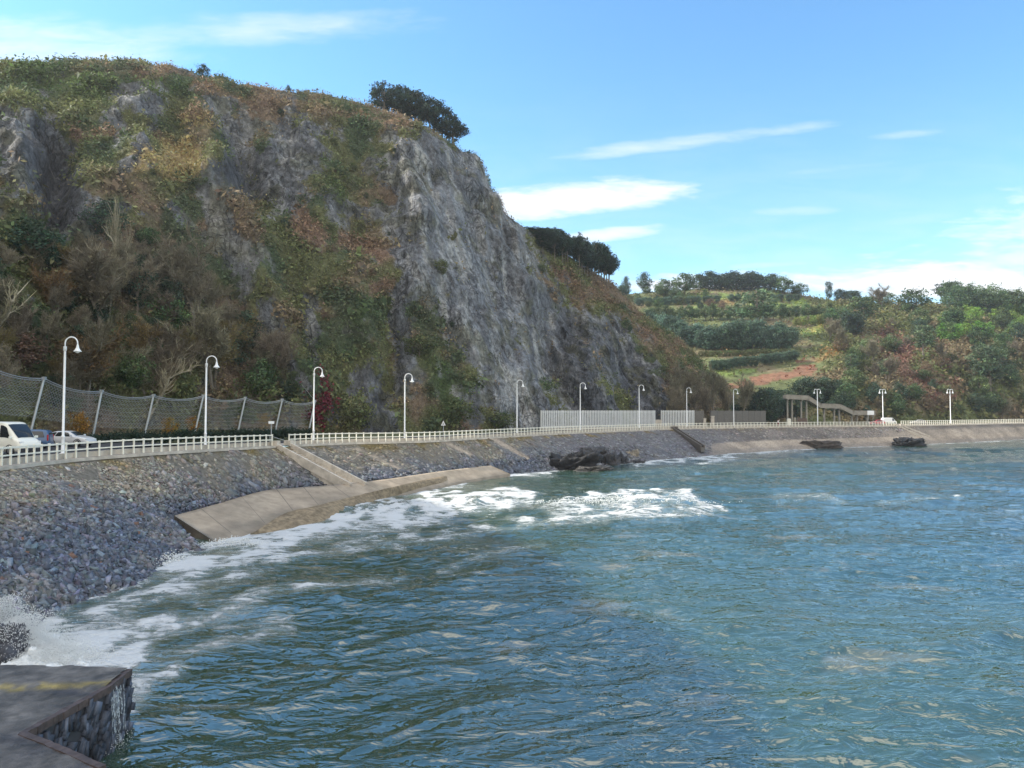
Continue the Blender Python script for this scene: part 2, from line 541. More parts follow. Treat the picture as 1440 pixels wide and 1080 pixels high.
S_AP0, S_AP1 = s_of_px(112), s_of_px(640)
WLINE = smooth_curve(np.linspace(PS[0], PS[-1], 260), PW)


def shore_dist(X, Y):
    d = np.full(X.shape, 1e9)
    for i in range(len(WLINE) - 1):
        ax, ay = WLINE[i, :2]; bx, by = WLINE[i + 1, :2]
        dx, dy = bx - ax, by - ay
        t = np.clip(((X - ax) * dx + (Y - ay) * dy) / (dx * dx + dy * dy + 1e-9), 0, 1)
        d = np.minimum(d, (X - ax - t * dx) ** 2 + (Y - ay - t * dy) ** 2)
    return np.sqrt(d)


# ------------------------------------------------------------------ sea
def build_sea():
    pxs = np.concatenate([np.linspace(-1500, -260, 40), np.linspace(-250, 1700, 760), np.linspace(1720, 3000, 40)])
    pys = np.concatenate([[4000, 2600, 1900], np.linspace(1500, 1130, 60), np.linspace(1128, 640, 620), np.linspace(639.4, 592, 90), [588, 585, 582.5, 581.2]])
    d = CZ * F / (pys - 580.0)
    U = (pxs - 720) / F
    X = d[:, None] * U[None, :]; Y = np.repeat(d[:, None], len(pxs), 1)
    dd = np.abs(np.gradient(d))[:, None] * np.ones_like(X)
    sh = shore_dist(X, Y)
    z = np.zeros_like(X)
    damp = 0.25 + 0.75 * sstep(sh, 0.5, 14)
    wx, wy = fbm(np.stack([X / 9, Y / 9, 0 * X], -1), 2, 40) * 1.2, fbm(np.stack([X / 9, Y / 9, 0 * X + 5], -1), 2, 44) * 1.2
    for L, A, ang, seed in ((17, 0.34, 14, 1), (9, 0.22, -8, 3), (5.2, 0.20, 22, 5), (2.9, 0.135, -16, 7), (1.6, 0.085, 30, 9), (0.85, 0.052, -5, 11), (0.45, 0.022, 12, 13)):
        c, s_ = math.cos(rad(ang)), math.sin(rad(ang))
        u = (X + wx) * c + (Y + wy) * s_; v = -(X + wx) * s_ + (Y + wy) * c
        n = vnoise(np.stack([u / (L * 1.7), v / (L * 0.62), np.full_like(u, seed * 3.7)], -1), seed)
        n = (0.55 - np.abs(n)) * 1.3 if L < 12 else n
        z += A * n * sstep(L / np.maximum(dd, 1e-6), 1.0, 3.5)
    z *= damp
    px, py = 720 + F * X / Y, 580 + CZ * F / Y
    # the wave that breaks off the black rocks
    wob = 5 * fbm(np.stack([X / 5, Y / 5, 0 * X], -1), 3, 60)
    br = capsule(px, py + wob * 0.5, 800, 716, 985, 712, 1) * 0
    bx = np.clip((px - 735) / 60, 0, 1) * np.clip((1012 - px) / 50, 0, 1)
    crest_y = 706 - 0.012 * (px - 880)
    prof = np.where(py < crest_y, np.exp(-((py - crest_y) / 5.0) ** 2), np.exp(-((py - crest_y) / 20.0) ** 2))
    rough = 0.65 + 0.7 * np.abs(fbm(np.stack([X / 1.1, Y / 1.1, 0 * X], -1), 4, 70))
    zb = 0.72 * bx * prof * (0.55 + 0.45 * rough) * (0.6 + 0.4 * sstep(px, 840, 900)); z += zb
    # a low swell line ahead of the beach
    sw = np.clip((px - 380) / 80, 0, 1) * np.clip((760 - px) / 80, 0, 1)
    cy = 713 + (600 - px) * 0.06
    z += 0.4 * sw * np.exp(-((py - cy) / 7.0) ** 2) * rough
    # foam
    n1 = fbm(np.stack([X / 4.0, Y / 7.0, 0 * X], -1), 4, 80)
    n2 = fbm(np.stack([X / 1.2, Y / 2.2, 0 * X], -1), 4, 90)
    foam = 1.25 * np.exp(-(sh / (1.1 + 0.006 * Y + 0.7 * n1)) ** 2) * (1.0 - 0.35 * sstep(X, 60, 140))
    def blob(x0, y0, x1, y1, wd, k):
        nonlocal foam
        foam = np.maximum(foam, (k + 0.29) * capsule(px + 26 * n1, (py + 5 * n1 + 3 * n2 - 0) * 1.0, x0, y0, x1, y1, wd * 1.25))
    sx = px
    for (x0, y0, x1, y1, wd, k) in ((215, 795, 330, 775, 24, 1.05), (230, 815, 300, 800, 22, 0.6), (330, 775, 520, 722, 17, 1.15), (420, 752, 600, 715, 18, 1.0), (520, 705, 650, 672, 12, 1.1),
                                    (600, 700, 740, 700, 11, 0.95), (480, 742, 640, 722, 11, 0.75), (560, 712, 700, 712, 9, 1.0), (340, 800, 440, 785, 10, 0.5), (150, 855, 330, 825, 13, 0.55), (90, 880, 240, 870, 18, 0.7),
                                    (20, 900, 170, 915, 34, 1.2), (60, 880, 130, 930, 34, 1.1), (110, 868, 330, 800, 20, 0.62), (200, 850, 420, 790, 12, 0.55), (150, 900, 380, 850, 14, 0.42), (200, 930, 420, 880, 12, 0.34), (430, 775, 640, 748, 9, 0.5), (330, 800, 560, 765, 10, 0.5), (600, 800, 760, 770, 8, 0.3), (560, 760, 720, 740, 7, 0.45), (180, 960, 250, 940, 16, 0.7), (165, 1010, 215, 965, 20, 0.75), (130, 1070, 160, 1030, 26, 0.7), (280, 850, 420, 835, 9, 0.5), (380, 843, 560, 826, 9, 0.62), (300, 880, 420, 870, 7, 0.35),
                                    (770, 733, 990, 722, 12, 0.80), (760, 722, 900, 718, 10, 0.66), (840, 700, 965, 697, 5, 1.1), (720, 738, 800, 735, 8, 0.8), (960, 708, 1010, 716, 6, 0.75),
                                    (640, 668, 780, 664, 6, 1.0), (880, 652, 1040, 641, 4, 1.0), (1040, 637, 1130, 629, 3.5, 0.9), (1290, 622, 1440, 616, 3, 0.8), (1090, 700, 1180, 702, 8, 0.33), (1240, 708, 1330, 700, 7, 0.28)):
        blob(x0, y0, x1, y1, wd, k)
    foam = np.maximum(foam, 0.92 * bx * prof * sstep(zb, 0.10, 0.4))
    foam = foam * (0.85 + 0.5 * n2)
    z += 0.05 * np.clip(foam, 0, 1) * (1 + n2) * sstep(sh, 0, 3)
    V = np.stack([X, Y, z], -1).reshape(-1, 3)
    m, t, b, out = mat_new('sea_water')
    geo = t.n('ShaderNodeNewGeometry')
    pos = geo.outputs['Position']
    mp = t.n('ShaderNodeMapping'); t.put(mp.inputs[0], pos); mp.inputs['Scale'].default_value = (0.55, 1.0, 1.0); mp.inputs['Rotation'].default_value = (0, 0, rad(12))
    mp2 = t.n('ShaderNodeMapping'); t.put(mp2.inputs[0], pos); mp2.inputs['Scale'].default_value = (0.5, 1.25, 1.0); mp2.inputs['Rotation'].default_value = (0, 0, rad(-14))
    fa = t.n('ShaderNodeAttribute', attribute_name='foam').outputs['Fac']
    big = t.noise(pos, 0.035, 3, 0.5)
    deep = t.n('ShaderNodeAttribute', attribute_name='deep').outputs['Fac']
    body = t.mix(t.ramp(big, 0.35, 0.65), t.mix(deep, (0.024, 0.058, 0.034), (0.024, 0.062, 0.092)), t.mix(deep, (0.036, 0.068, 0.042), (0.034, 0.072, 0.092)))
    tan_patch = t.ramp(t.noise(mp.outputs[0], 0.30, 4, 0.6, 0.6), 0.575, 0.70)  # noise patches of tan mixed into the water's body colour
    body = t.mix(t.m('MULTIPLY', tan_patch, 0.62), body, (0.185, 0.175, 0.120))
    f1 = t.noise(mp2.outputs[0], 1.0, 8, 0.7, 1.0)
    f2 = t.noise(pos, 5.0, 5, 0.7, 0.4)
    th = t.m('ADD', t.m('MULTIPLY', f1, 0.75), t.m('MULTIPLY', f2, 0.25))
    fm = t.ramp(t.m('SUBTRACT', t.m('ADD', t.m('MULTIPLY', fa, 0.66), t.m('MULTIPLY', t.m('SUBTRACT', th, 0.5), 3.0)), 0.5), -0.08, 0.26)
    milky = t.m('MULTIPLY', t.ramp(fa, 0.08, 0.9), 0.6)
    body = t.mix(milky, body, (0.25, 0.30, 0.27))
    cc = t.mix(fm, body, (0.58, 0.60, 0.60))
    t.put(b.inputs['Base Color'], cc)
    t.put(b.inputs['Roughness'], t.ramp(fm, 0, 1, 0.035, 0.75))
    b.inputs['IOR'].default_value = 2.7
    h = t.m('ADD', t.m('MULTIPLY', t.noise(mp.outputs[0], 1.6, 3, 0.55, 0.8), 1.0), t.m('MULTIPLY', f2, t.m('MULTIPLY', fm, 0.6)))
    bump(t, b, h, 0.17, 1.0)
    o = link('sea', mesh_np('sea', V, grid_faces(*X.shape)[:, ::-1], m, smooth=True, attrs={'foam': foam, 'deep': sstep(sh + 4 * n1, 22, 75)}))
    tag(o, kind='structure')


build_sea()

# ------------------------------------------------------------------ shore: pitching surface, ground behind, promenade, road
S0, S1 = PS[0], PS[-1]


def strip(name, s, offs, dz, mat, colf):
    V = []; C = []
    for o_ in offs:
        q, _ = rail_at(s, o_); q[..., 2] += dz; V.append(q)
        C.append(colf(q, o_))
    V = np.array(V); C = np.array(C)
    return link(name, mesh_np(name, V, grid_faces(len(offs), len(s))[:, ::-1], mat, C))


def jitcol(base, p, amp=0.15, sc=3.0, seed=0):
    n = fbm(np.asarray(p) / sc, 3, seed)[..., None]
    return np.clip(np.array(base) * (1 + amp * n), 0.005, 1)


ss = np.linspace(S0, S1, 500)
tag(strip('ground', ss, [-0.02, 3, 8, 14, 22, 34, 50, 75], -0.03, M_hill, lambda q, o_: jitcol((0.10, 0.11, 0.055) if o_ > 12 else (0.22, 0.20, 0.17), q)), kind='structure')
tag(strip('pavement', ss, [0.05, 1.5, 3.0, 4.4], 0.02, M_conc, lambda q, o_: jitcol((0.42, 0.38, 0.33), q)), kind='structure')
M_asph = mat_attr('asphalt', 0.9, 4.0, 0.2, 20, 0.01)
tag(strip('road', ss, [4.8, 8.2, 11.6], 0.0, M_asph, lambda q, o_: jitcol((0.055, 0.055, 0.058), q)), kind='structure')
mk = MB()
for s in np.arange(S0 + 5, S1 - 5, 9.0):
    a, _ = rail_at(s, 8.2); b, _ = rail_at(s + 3.5, 8.2); a[2] += 0.004; b[2] += 0.004
    _, t = rail_at(s, 0); n = np.array((-t[1], t[0], 0)) * 0.07
    mk.add([a - n, b - n, b + n, a + n], [(0, 1, 2, 3)])
tag(mk.build('road_markings', M_white), kind='structure')
kb = MB()
for s in np.arange(S0, S1 - 3, 3.0):
    a, _ = rail_at(s, 4.6); b, _ = rail_at(s + 2.985, 4.6); a[2] += 0.0; b[2] += 0.0
    kb.beam(a, b, 0.36, 0.16)
tag(kb.build('kerb', M_conc), kind='structure')
# car park at the near end
cp = [(-37.5, 40), (-38.5, 58), (-37, 68), (-33.5, 78), (-44, 84), (-52, 76), (-58, 60), (-56, 40)]
me = bpy.data.meshes.new('car_park'); me.from_pydata([(x, y, 5.36) for x, y in cp], [], [tuple(range(len(cp)))]); me.materials.append(M_asph)
a = me.attributes.new('Col', 'FLOAT_COLOR', 'POINT')
for d_ in a.data: d_.color = (0.06, 0.06, 0.062, 1)
tag(link('car_park', me), kind='structure')


def slope_zone(s, v, p):
    """how much bare concrete shows, and tone of the stones"""
    px, py = proj(p)
    far = sstep(px, 960, 1040)
    conc = far * sstep(v, 0.50, 0.60) + sstep(px, 1180, 1300) * sstep(v, 0.1, 0.3) * 0.8
    conc = np.maximum(conc, capsule(px, py, 690, 615, 742, 645, 3) * 1.3)
    conc = np.maximum(conc, capsule(px, py, 622, 620, 662, 640, 3))
    conc = np.maximum(conc, capsule(px, py, 500, 630, 560, 660, 2.2) * 0.8)
    return np.clip(conc, 0, 1)


def stone_tone(s, v, p, seed=0):
    px, py = proj(p)
    n = fbm(p / 3.0, 3, 120 + seed)
    blue = sstep(v + 0.2 * n, 0.20, 0.58)[..., None]
    tan = np.array((0.210, 0.190, 0.155)); bl = np.array((0.093, 0.109, 0.142)); gr = np.array((0.20, 0.195, 0.185))
    c = tan * (1 - blue) + bl * blue
    mid = sstep(px, 720, 800)[..., None]
    c = c * (1 - mid) + (np.array((0.165, 0.16, 0.165)) * (1 - 0.4 * blue) + bl * 0.4 * blue) * mid
    g2 = sstep(n, 0.0, 0.5)[..., None] * 0.5
    c = c * (1 - g2) + gr * g2
    moss = (sstep(v + 0.08 * n, 0.16, 0.04) * sstep(fbm(p / 2.0, 2, 133), -0.2, 0.4))[..., None] * 0.8
    c = c * (1 - moss) + np.array((0.20, 0.15, 0.05)) * moss
    far = sstep(px, 960, 1080)[..., None] * 0.75
    out_ = c * (1 - far) + np.array((0.215, 0.185, 0.155)) * far
    return out_ * (1 + 0.45 * far * fbm(p / np.array((7.0, 7.0, 2.0)), 3, 170)[..., None])


def build_slope():
    s = np.concatenate([np.linspace(S0, s_of_px(0), 120)[:-1], np.linspace(s_of_px(0), S1, 620)]); v = np.linspace(0, 1.32, 44)
    SS, VV = np.meshgrid(s, v)
    p = slope_pt(SS, VV)
    near = sstep(SS, s_of_px(150), s_of_px(90)) + sstep(VV, 0.55, 0.75) * 0.5
    n = fbm(p / 1.3, 4, 101)
    p[..., 2] += n * (0.10 + 0.16 * near) * sstep(VV, 0.0, 0.08)
    conc = slope_zone(SS, VV, p)[..., None]
    c = stone_tone(SS, VV, p) * 0.75
    cc = jitcol((0.33, 0.275, 0.215), p, 0.34, 4.0, 140)
    wet = sstep(p[..., 2] + 0.25 * fbm(p / 2.5, 3, 144), 1.2, 0.5)[..., None] * 0.55
    cc = cc * (1 - wet) + np.array((0.17, 0.155, 0.14)) * wet
    col = c * (1 - conc) + cc * conc
    o = link('revetment', mesh_np('revetment', p, grid_faces(*SS.shape)[:, ::-1], M_slope, col))
    tag(o, 'long sloping stone-pitched sea wall below the white promenade railing', 'sea wall')


build_slope()

BOXF = np.array([(3, 2, 1, 0), (4, 5, 6, 7), (0, 1, 5, 4), (1, 2, 6, 5), (2, 3, 7, 6), (3, 0, 4, 7)])
BOXV = np.array([(-1, -1, -1), (1, -1, -1), (1, 1, -1), (-1, 1, -1), (-1, -1, 1), (1, -1, 1), (1, 1, 1), (-1, 1, 1)], float)


def stones(name, cen, nrm, size, flat, tilt, col, label, cat):
    """angular slabs lying on a surface"""
    N = len(cen)
    nrm = nrm + rng.normal(0, 1, (N, 3)) * tilt[:, None]; nrm /= np.linalg.norm(nrm, axis=1, keepdims=True)
    a = rng.normal(0, 1, (N, 3)); a -= nrm * (a * nrm).sum(1, keepdims=True); a /= np.linalg.norm(a, axis=1, keepdims=True)
    b = np.cross(nrm, a)
    bv = BOXV[None] + rng.uniform(-0.32, 0.32, (N, 8, 3))
    bv[:, 4:, :2] *= rng.uniform(0.6, 0.95, (N, 1, 1))
    sx = size * rng.uniform(0.7, 1.4, N); sy = size * rng.uniform(0.5, 0.95, N); sz = size * flat
    V = cen[:, None] + bv[..., 0:1] * (sx[:, None, None] * a[:, None]) + bv[..., 1:2] * (sy[:, None, None] * b[:, None]) + bv[..., 2:3] * (sz[:, None, None] * nrm[:, None])
    Fc = (np.arange(N) * 8)[:, None, None] + BOXF[None]
    C = np.repeat(col[:, None], 8, 1)
    o = link(name, mesh_np(name, V, Fc.reshape(-1, 4), M_stone, C))
    return tag(o, label, cat, kind='stuff')


def slope_normal(s, v):
    e = 0.02
    a = slope_pt(s + 0.3, v) - slope_pt(s - 0.3, v); b = slope_pt(s, v + e) - slope_pt(s, v - e)
    n = np.cross(a, b); n /= np.linalg.norm(n, axis=-1, keepdims=True)
    return n * np.sign(n[..., 2:3])


def build_stones():
    sp0, sp150 = s_of_px(-5), s_of_px(150)
    # loose rubble at the near end
    N = 60000
    s = rng.uniform(rail_s_xy(-29.5, 16), s_of_px(215), N); v = rng.uniform(0.02, 1.16, N) ** 0.85
    lim = np.where(s > s_of_px(95), 0.56, 9)
    k = v < lim; s, v = s[k], v[k]
    p = slope_pt(s, v); n = slope_normal(s, v)
    loose = sstep(v, 0.15, 0.45)
    p[:, 2] += rng.uniform(-0.05, 0.22, len(s)) * loose + 0.02
    size = rng.lognormal(math.log(0.092), 0.45, len(s)) * (0.75 + 0.5 * loose)
    c = stone_tone(s, v, p) * rng.lognormal(0, 0.33, len(s))[:, None] * rng.normal(1, 0.05, (len(s), 3))
    size = np.minimum(size, 0.26)
    rust = (rng.random(len(s)) < 0.008)[:, None]
    c = np.where(rust, np.array((0.16, 0.10, 0.08)), c)
    c = c * 1.15
    stones('slate_rubble', p, n, size, rng.uniform(0.14, 0.42, len(s)), 0.12 + 0.55 * loose, np.clip(c, 0.02, 0.5), 'loose blue-grey slate rubble piled at the near end of the sea wall', 'rubble')
    # laid stones over the rest
    N = 30000
    s = rng.uniform(s_of_px(190), s_of_px(1290), N); v = rng.uniform(0.03, 1.1, N)
    p = slope_pt(s, v); px, py = proj(p)
    k = (slope_zone(s, v, p) < 0.5) & ~((px < 690) & (v > 0.56)) & (rng.random(N) < 0.45 + 0.55 * sstep(v, 0.25, 0.5) * (px < 1000))
    s, v, p = s[k], v[k], p[k]; n = slope_normal(s, v); px = px[k]
    c = stone_tone(s, v, p) * rng.lognormal(0, 0.28, len(s))[:, None] * rng.normal(1, 0.04, (len(s), 3))
    lo = sstep(v, 0.4, 0.6) * sstep(px, 950, 850)
    p[:, 2] += rng.uniform(0, 0.16, len(s)) * lo
    stones('pitching_stones', p, n, rng.lognormal(math.log(0.17), 0.34, len(s)), rng.uniform(0.15, 0.4, len(s)), 0.08 + 0.35 * lo, np.clip(c, 0.02, 0.5), 'grey and tan pitching stones covering the sea wall slope past the rubble', 'stones')


build_stones()


def loft(rows, cols=None):
    pass


def build_apron():
    up = [(245, 725, 1.30), (300, 710, 1.5), (372, 690, 1.5), (420, 685.5, 1.5), (470, 681.5, 1.5), (520, 676.5, 1.5), (560, 671.5, 1.5), (625, 662, 1.5), (690, 654.5, 1.5)]
    lo = [(312, 768, -0.15), (352, 757, -0.15), (412, 740, -0.12), (452, 726, 0.0), (505, 706, 0.15), (560, 692, 0.4), (600, 683, 0.5), (660, 672, 0.5), (712, 664, 0.6)]
    A = catmull([G(*q) for q in up], 80); B = catmull([G(*q) for q in lo], 80)
    B2 = B + (B - A) * 0.25
    rows = [A + np.array((0, 0, -1.2)), A]
    for k in np.linspace(0, 1, 14)[1:]: rows.append(A * (1 - k) + B2 * k)
    rows.append(B2 + np.array((0, 0, -1.2)))
    V = np.array(rows); n, m = V.shape[:2]
    Fc = grid_faces(n, m)[:, ::-1]
    # near end face
    V2 = V.reshape(-1, 3)
    base = np.array([V[r, 0] + np.array((0, 0, -1.1)) for r in range(n)])
    V3 = np.vstack([V2, base]); nb = n * m
    ends = np.array([(r * m, (r + 1) * m, nb + r + 1, nb + r) for r in range(1, n - 2)])
    base2 = np.array([V[r, m - 1] + np.array((0, 0, -1.1)) for r in range(n)])
    V3 = np.vstack([V3, base2]); nb2 = nb + n
    ends2 = np.array([(r * m + m - 1, nb2 + r, nb2 + r + 1, (r + 1) * m + m - 1) for r in range(1, n - 2)])
    V3[:m * n] += 0
    c = jitcol((0.345, 0.285, 0.215), V3, 0.16, 2.5, 150)
    grn = sstep(fbm(V3 / 3.0, 4, 157) + 0.3 * fbm(V3 / 0.8, 3, 158), 0.1, 0.7)[:, None] * 0.35
    c = c * (1 - grn) + np.array((0.25, 0.225, 0.165)) * grn
    streak = fbm(V3 / np.array((1.5, 1.5, 4.0)), 4, 155)[:, None]
    c = c * (1 + 0.1 * streak)
    wet = sstep(V3[:, 2] + 0.22 * fbm(V3 / 2.5, 3, 156), 0.75, 0.25)[:, None] * 0.65
    c = c * (1 - wet) + np.array((0.22, 0.19, 0.15)) * wet
    o = link('concrete_apron', mesh_np('concrete_apron', V3, np.vstack([Fc, ends[:, ::-1], ends2[:, ::-1]]), M_conc, c))
    tag(o, 'smooth tan concrete apron sloping from the stone pitching into the surf', 'concrete apron')
    mj = mat_plain('joint_mortar', (0.14, 0.12, 0.10), 0.9)
    for k in range(7, 78, 8):
        m = MB()
        for r_ in range(1, n - 2):
            a, b = V[r_, k], V[r_ + 1, k]
            if r_ > 8: continue
            t2 = (V[r_, k + 1] - V[r_, k]); t2 = t2 / np.linalg.norm(t2) * 0.035; up_ = np.array((0, 0, 0.004))
            m.add([a - t2 + up_, a + t2 + up_, b + t2 + up_, b - t2 + up_], [(0, 1, 2, 3)])
        m.build('joint', mj, o)
    # gravelly sand lapped by the foam
    sd = [(352, 752, .02), (400, 722, .55), (440, 712, .75), (510, 695, .85), (560, 683, .95), (610, 672, .9), (640, 667, .75), (628, 676, .55), (590, 688, .25), (540, 702, .1), (470, 728, .0), (410, 745, -.08)]
    upb = catmull([G(x, y, z + 0.16) for x, y, z in sd[:7]], 50); lob = catmull([G(x, y, z + 0.05) for x, y, z in ([sd[0]] + sd[:6:-1][0:5] + [sd[6]])], 50)
    # rows between the upper and the lower edge
    rows = [upb * (1 - k) + lob * k + np.array((0, 0, 0.12 * math.sin(math.pi * k))) for k in np.linspace(0, 1, 12)]
    V = np.array(rows); V[..., 2] += 0.03 * fbm(V / 0.4, 3, 160)
    c = jitcol((0.235, 0.185, 0.120), V, 0.35, 0.4, 161)
    o = link('sand', mesh_np('sand', V, grid_faces(12, 50)[:, ::-1], M_slope, c, smooth=True))
    tag(o, kind='structure')


build_apron()

# ------------------------------------------------------------------ cliff
FOOT_D = [(-500, 66), (-200, 74), (-100, 78), (0, 86), (143, 100), (300, 117), (443, 127), (560, 133), (700, 149), (760, 163), (830, 180), (900, 196), (1000, 226), (1070, 246)]
CREST_Y = [(-500, 30), (-200, 62), (-60, 88), (0, 92), (60, 88), (100, 86), (180, 84), (235, 92), (270, 102), (340, 117), (400, 127), (470, 135), (520, 150), (560, 161), (600, 178), (650, 211),
           (674, 221), (681, 240), (690, 266), (703, 275), (707, 300), (735, 318), (760, 335), (800, 362), (860, 400), (890, 432), (930, 462), (960, 482), (1000, 530), (1035, 562), (1075, 588)]
CREST_D = [(-500, 116), (-200, 134), (0, 154), (180, 160), (400, 174), (520, 180), (600, 184), (680, 192), (705, 197), (740, 206), (800, 222), (860, 236), (960, 254), (1070, 268)]
CL = {}


def build_cliff():
    px = np.concatenate([np.linspace(-500, -62, 60), np.linspace(-60, 1075, 620)])
    t = np.concatenate([np.linspace(0, 1, 340), 1 + np.linspace(0.01, 1, 22) ** 1.3])
    fd = table(FOOT_D, px, 25); cy = table(CREST_Y, px, 2.5); cd = table(CREST_D, px, 25)
    Fp = P(px, 600, fd); Fp[:, 2] = 4.6
    Cp = P(px, cy, cd)
    pw = table([(-500, 1.35), (200, 1.35), (480, 1.25), (640, 1.12), (760, 1.2), (900, 1.35), (1075, 1.3)], px, 20)
    T = np.clip(t, 0, 1)[:, None]
    q = T ** pw[None]
    base = Fp[None] + 0
    V = np.empty((len(t), len(px), 3))
    for k in range(2): V[..., k] = Fp[None, :, k] * (1 - q) + Cp[None, :, k] * q
    V[..., 2] = Fp[None, :, 2] * (1 - T) + Cp[None, :, 2] * T
    back = np.clip(t - 1, 0, 9)[:, None]
    hd = Cp[:, :2] - Fp[:, :2]; hd /= np.linalg.norm(hd, axis=1, keepdims=True)
    V[..., 0] += hd[None, :, 0] * back * 70; V[..., 1] += hd[None, :, 1] * back * 70
    V[..., 2] -= back * 4 + back ** 2 * 14
    V[..., 2] = np.where(back > 0, np.maximum(V[..., 2], 3.0), V[..., 2])
    ipx, ipy = proj(V)
    jx, jy = ipx + 9 * fbm(V / 9.0, 3, 200), ipy + 9 * fbm(V / 9.0, 3, 210)
    out = np.empty_like(V); out[..., 0] = -hd[None, :, 0] * 0.8; out[..., 1] = -hd[None, :, 1] * 0.8; out[..., 2] = 0.45

    # relief that the photo shows: ribs stand out, gullies run in
    amp = 0
    for (x0, y0, x1, y1, wd, a) in ((285, 160, 300, 260, 26, 5), (300, 270, 440, 560, 26, 5), (95, 200, 70, 310, 26, -9), (20, 170, 30, 300, 36, 4), (345, 190, 352, 280, 20, -5),
                                    (575, 230, 590, 420, 22, 4.5), (540, 420, 550, 560, 20, -4), (610, 330, 690, 590, 34, 4), (770, 430, 800, 590, 18, -5), (830, 450, 850, 590, 18, 4),
                                    (880, 500, 885, 590, 14, -4), (925, 480, 940, 590, 18, 4), (700, 285, 745, 420, 14, 3.5), (450, 330, 520, 470, 40, 3), (190, 150, 200, 260, 40, 3), (500, 230, 505, 330, 30, -3), (650, 240, 700, 420, 18, -2)):
        amp = amp + a * capsule(jx, jy, x0, y0, x1, y1, wd)
    fade = sstep(t, 0.0, 0.1)[:, None] * sstep(t, 1.0, 0.9)[:, None]
    rockm = rock_mask(jx, jy, V)
    d = amp * fade
    d = d + (3.2 * fbm(V / 22.0, 4, 220) + 1.5 * fbm(V / 6.0, 4, 230)) * fade
    # steeply dipping beds: joints follow a tilted direction
    strata = np.stack([V[..., 0] * 0.85 + V[..., 2] * 0.42, V[..., 1] * 0.5, V[..., 2] * 0.10 + V[..., 0] * 0.02], -1)
    sr = ridged(strata / 3.2, 4, 240)
    d = d + sr * (0.25 + 0.75 * rockm) * fade * table([(-500, 2.2), (540, 2.2), (620, 0.9), (740, 0.9), (790, 2.4), (1075, 2.4)], ipx)
    blk = fbm(np.stack([strata[..., 0] / 4.5, strata[..., 1] / 6, V[..., 2] / 7.0 - V[..., 0] / 16], -1), 3, 260) * 3.2
    fr = blk - np.floor(blk); blk = np.floor(blk) + sstep(fr, 0.72, 1.0)
    d = d + blk * 0.75 * (0.2 + 0.8 * rockm) * fade * table([(-500, 1.2), (540, 1.2), (620, 0.7), (740, 0.7), (790, 1.2), (1075, 1.2)], ipx)
    V = V + out * d[..., None]
    V[..., 2] += (0.55 * fbm(V / 3.0, 3, 250)) * sstep(t, 0.88, 1.0)[:, None]
    CL['V'], CL['px'], CL['t'] = V, px, t
    ipx, ipy = proj(V)
    CL['ipx'], CL['ipy'] = ipx, ipy
    jx, jy = ipx + 9 * fbm(V / 9.0, 3, 200), ipy + 9 * fbm(V / 9.0, 3, 210)
    col, veg, leaf, rkm = cliff_colour(jx, jy, V, strata)
    veg = np.where(t[:, None] > 1.0, np.clip(veg + 0.6, 0, 1), veg)
    CL['veg'], CL['leaf'] = veg, leaf
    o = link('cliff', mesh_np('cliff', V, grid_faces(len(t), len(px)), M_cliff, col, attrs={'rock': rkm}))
    tag(o, kind='structure')


def rock_mask(px, py, V):
    r = 0
    for (x0, y0, x1, y1, wd, a) in ((600, 235, 740, 590, 55, 1.1), (660, 240, 770, 500, 42, 1.1), (580, 270, 580, 400, 26, 1.0), (415, 205, 400, 265, 40, 0.95), (330, 180, 340, 250, 26, 0.9), (290, 270, 330, 370, 17, 0.95),
                                    (340, 370, 430, 540, 20, 0.55), (55, 195, 95, 295, 40, 1.1), (8, 185, 30, 240, 30, 1.0), (310, 238, 345, 252, 26, 0.9), (150, 165, 180, 230, 12, 0.5), (240, 290, 262, 320, 12, 0.5), (175, 135, 215, 150, 20, 0.75), (470, 300, 560, 300, 18, 0.5), (565, 420, 570, 540, 18, 0.9),
                                    (790, 470, 840, 590, 34, 1.05), (850, 470, 935, 590, 34, 0.95), (500, 540, 540, 600, 26, 0.7), (395, 480, 415, 600, 10, 0.6), (300, 150, 330, 160, 14, 0.5), (700, 280, 735, 340, 14, 0.8), (180, 290, 230, 310, 12, 0.4), (205, 190, 190, 230, 14, 0.4), (430, 430, 470, 590, 14, 0.5), (745, 520, 752, 590, 10, 1.1)):
        r = np.maximum(r, a * capsule(px, py, x0, y0, x1, y1, wd))
    return np.clip(r, 0, 1.1)


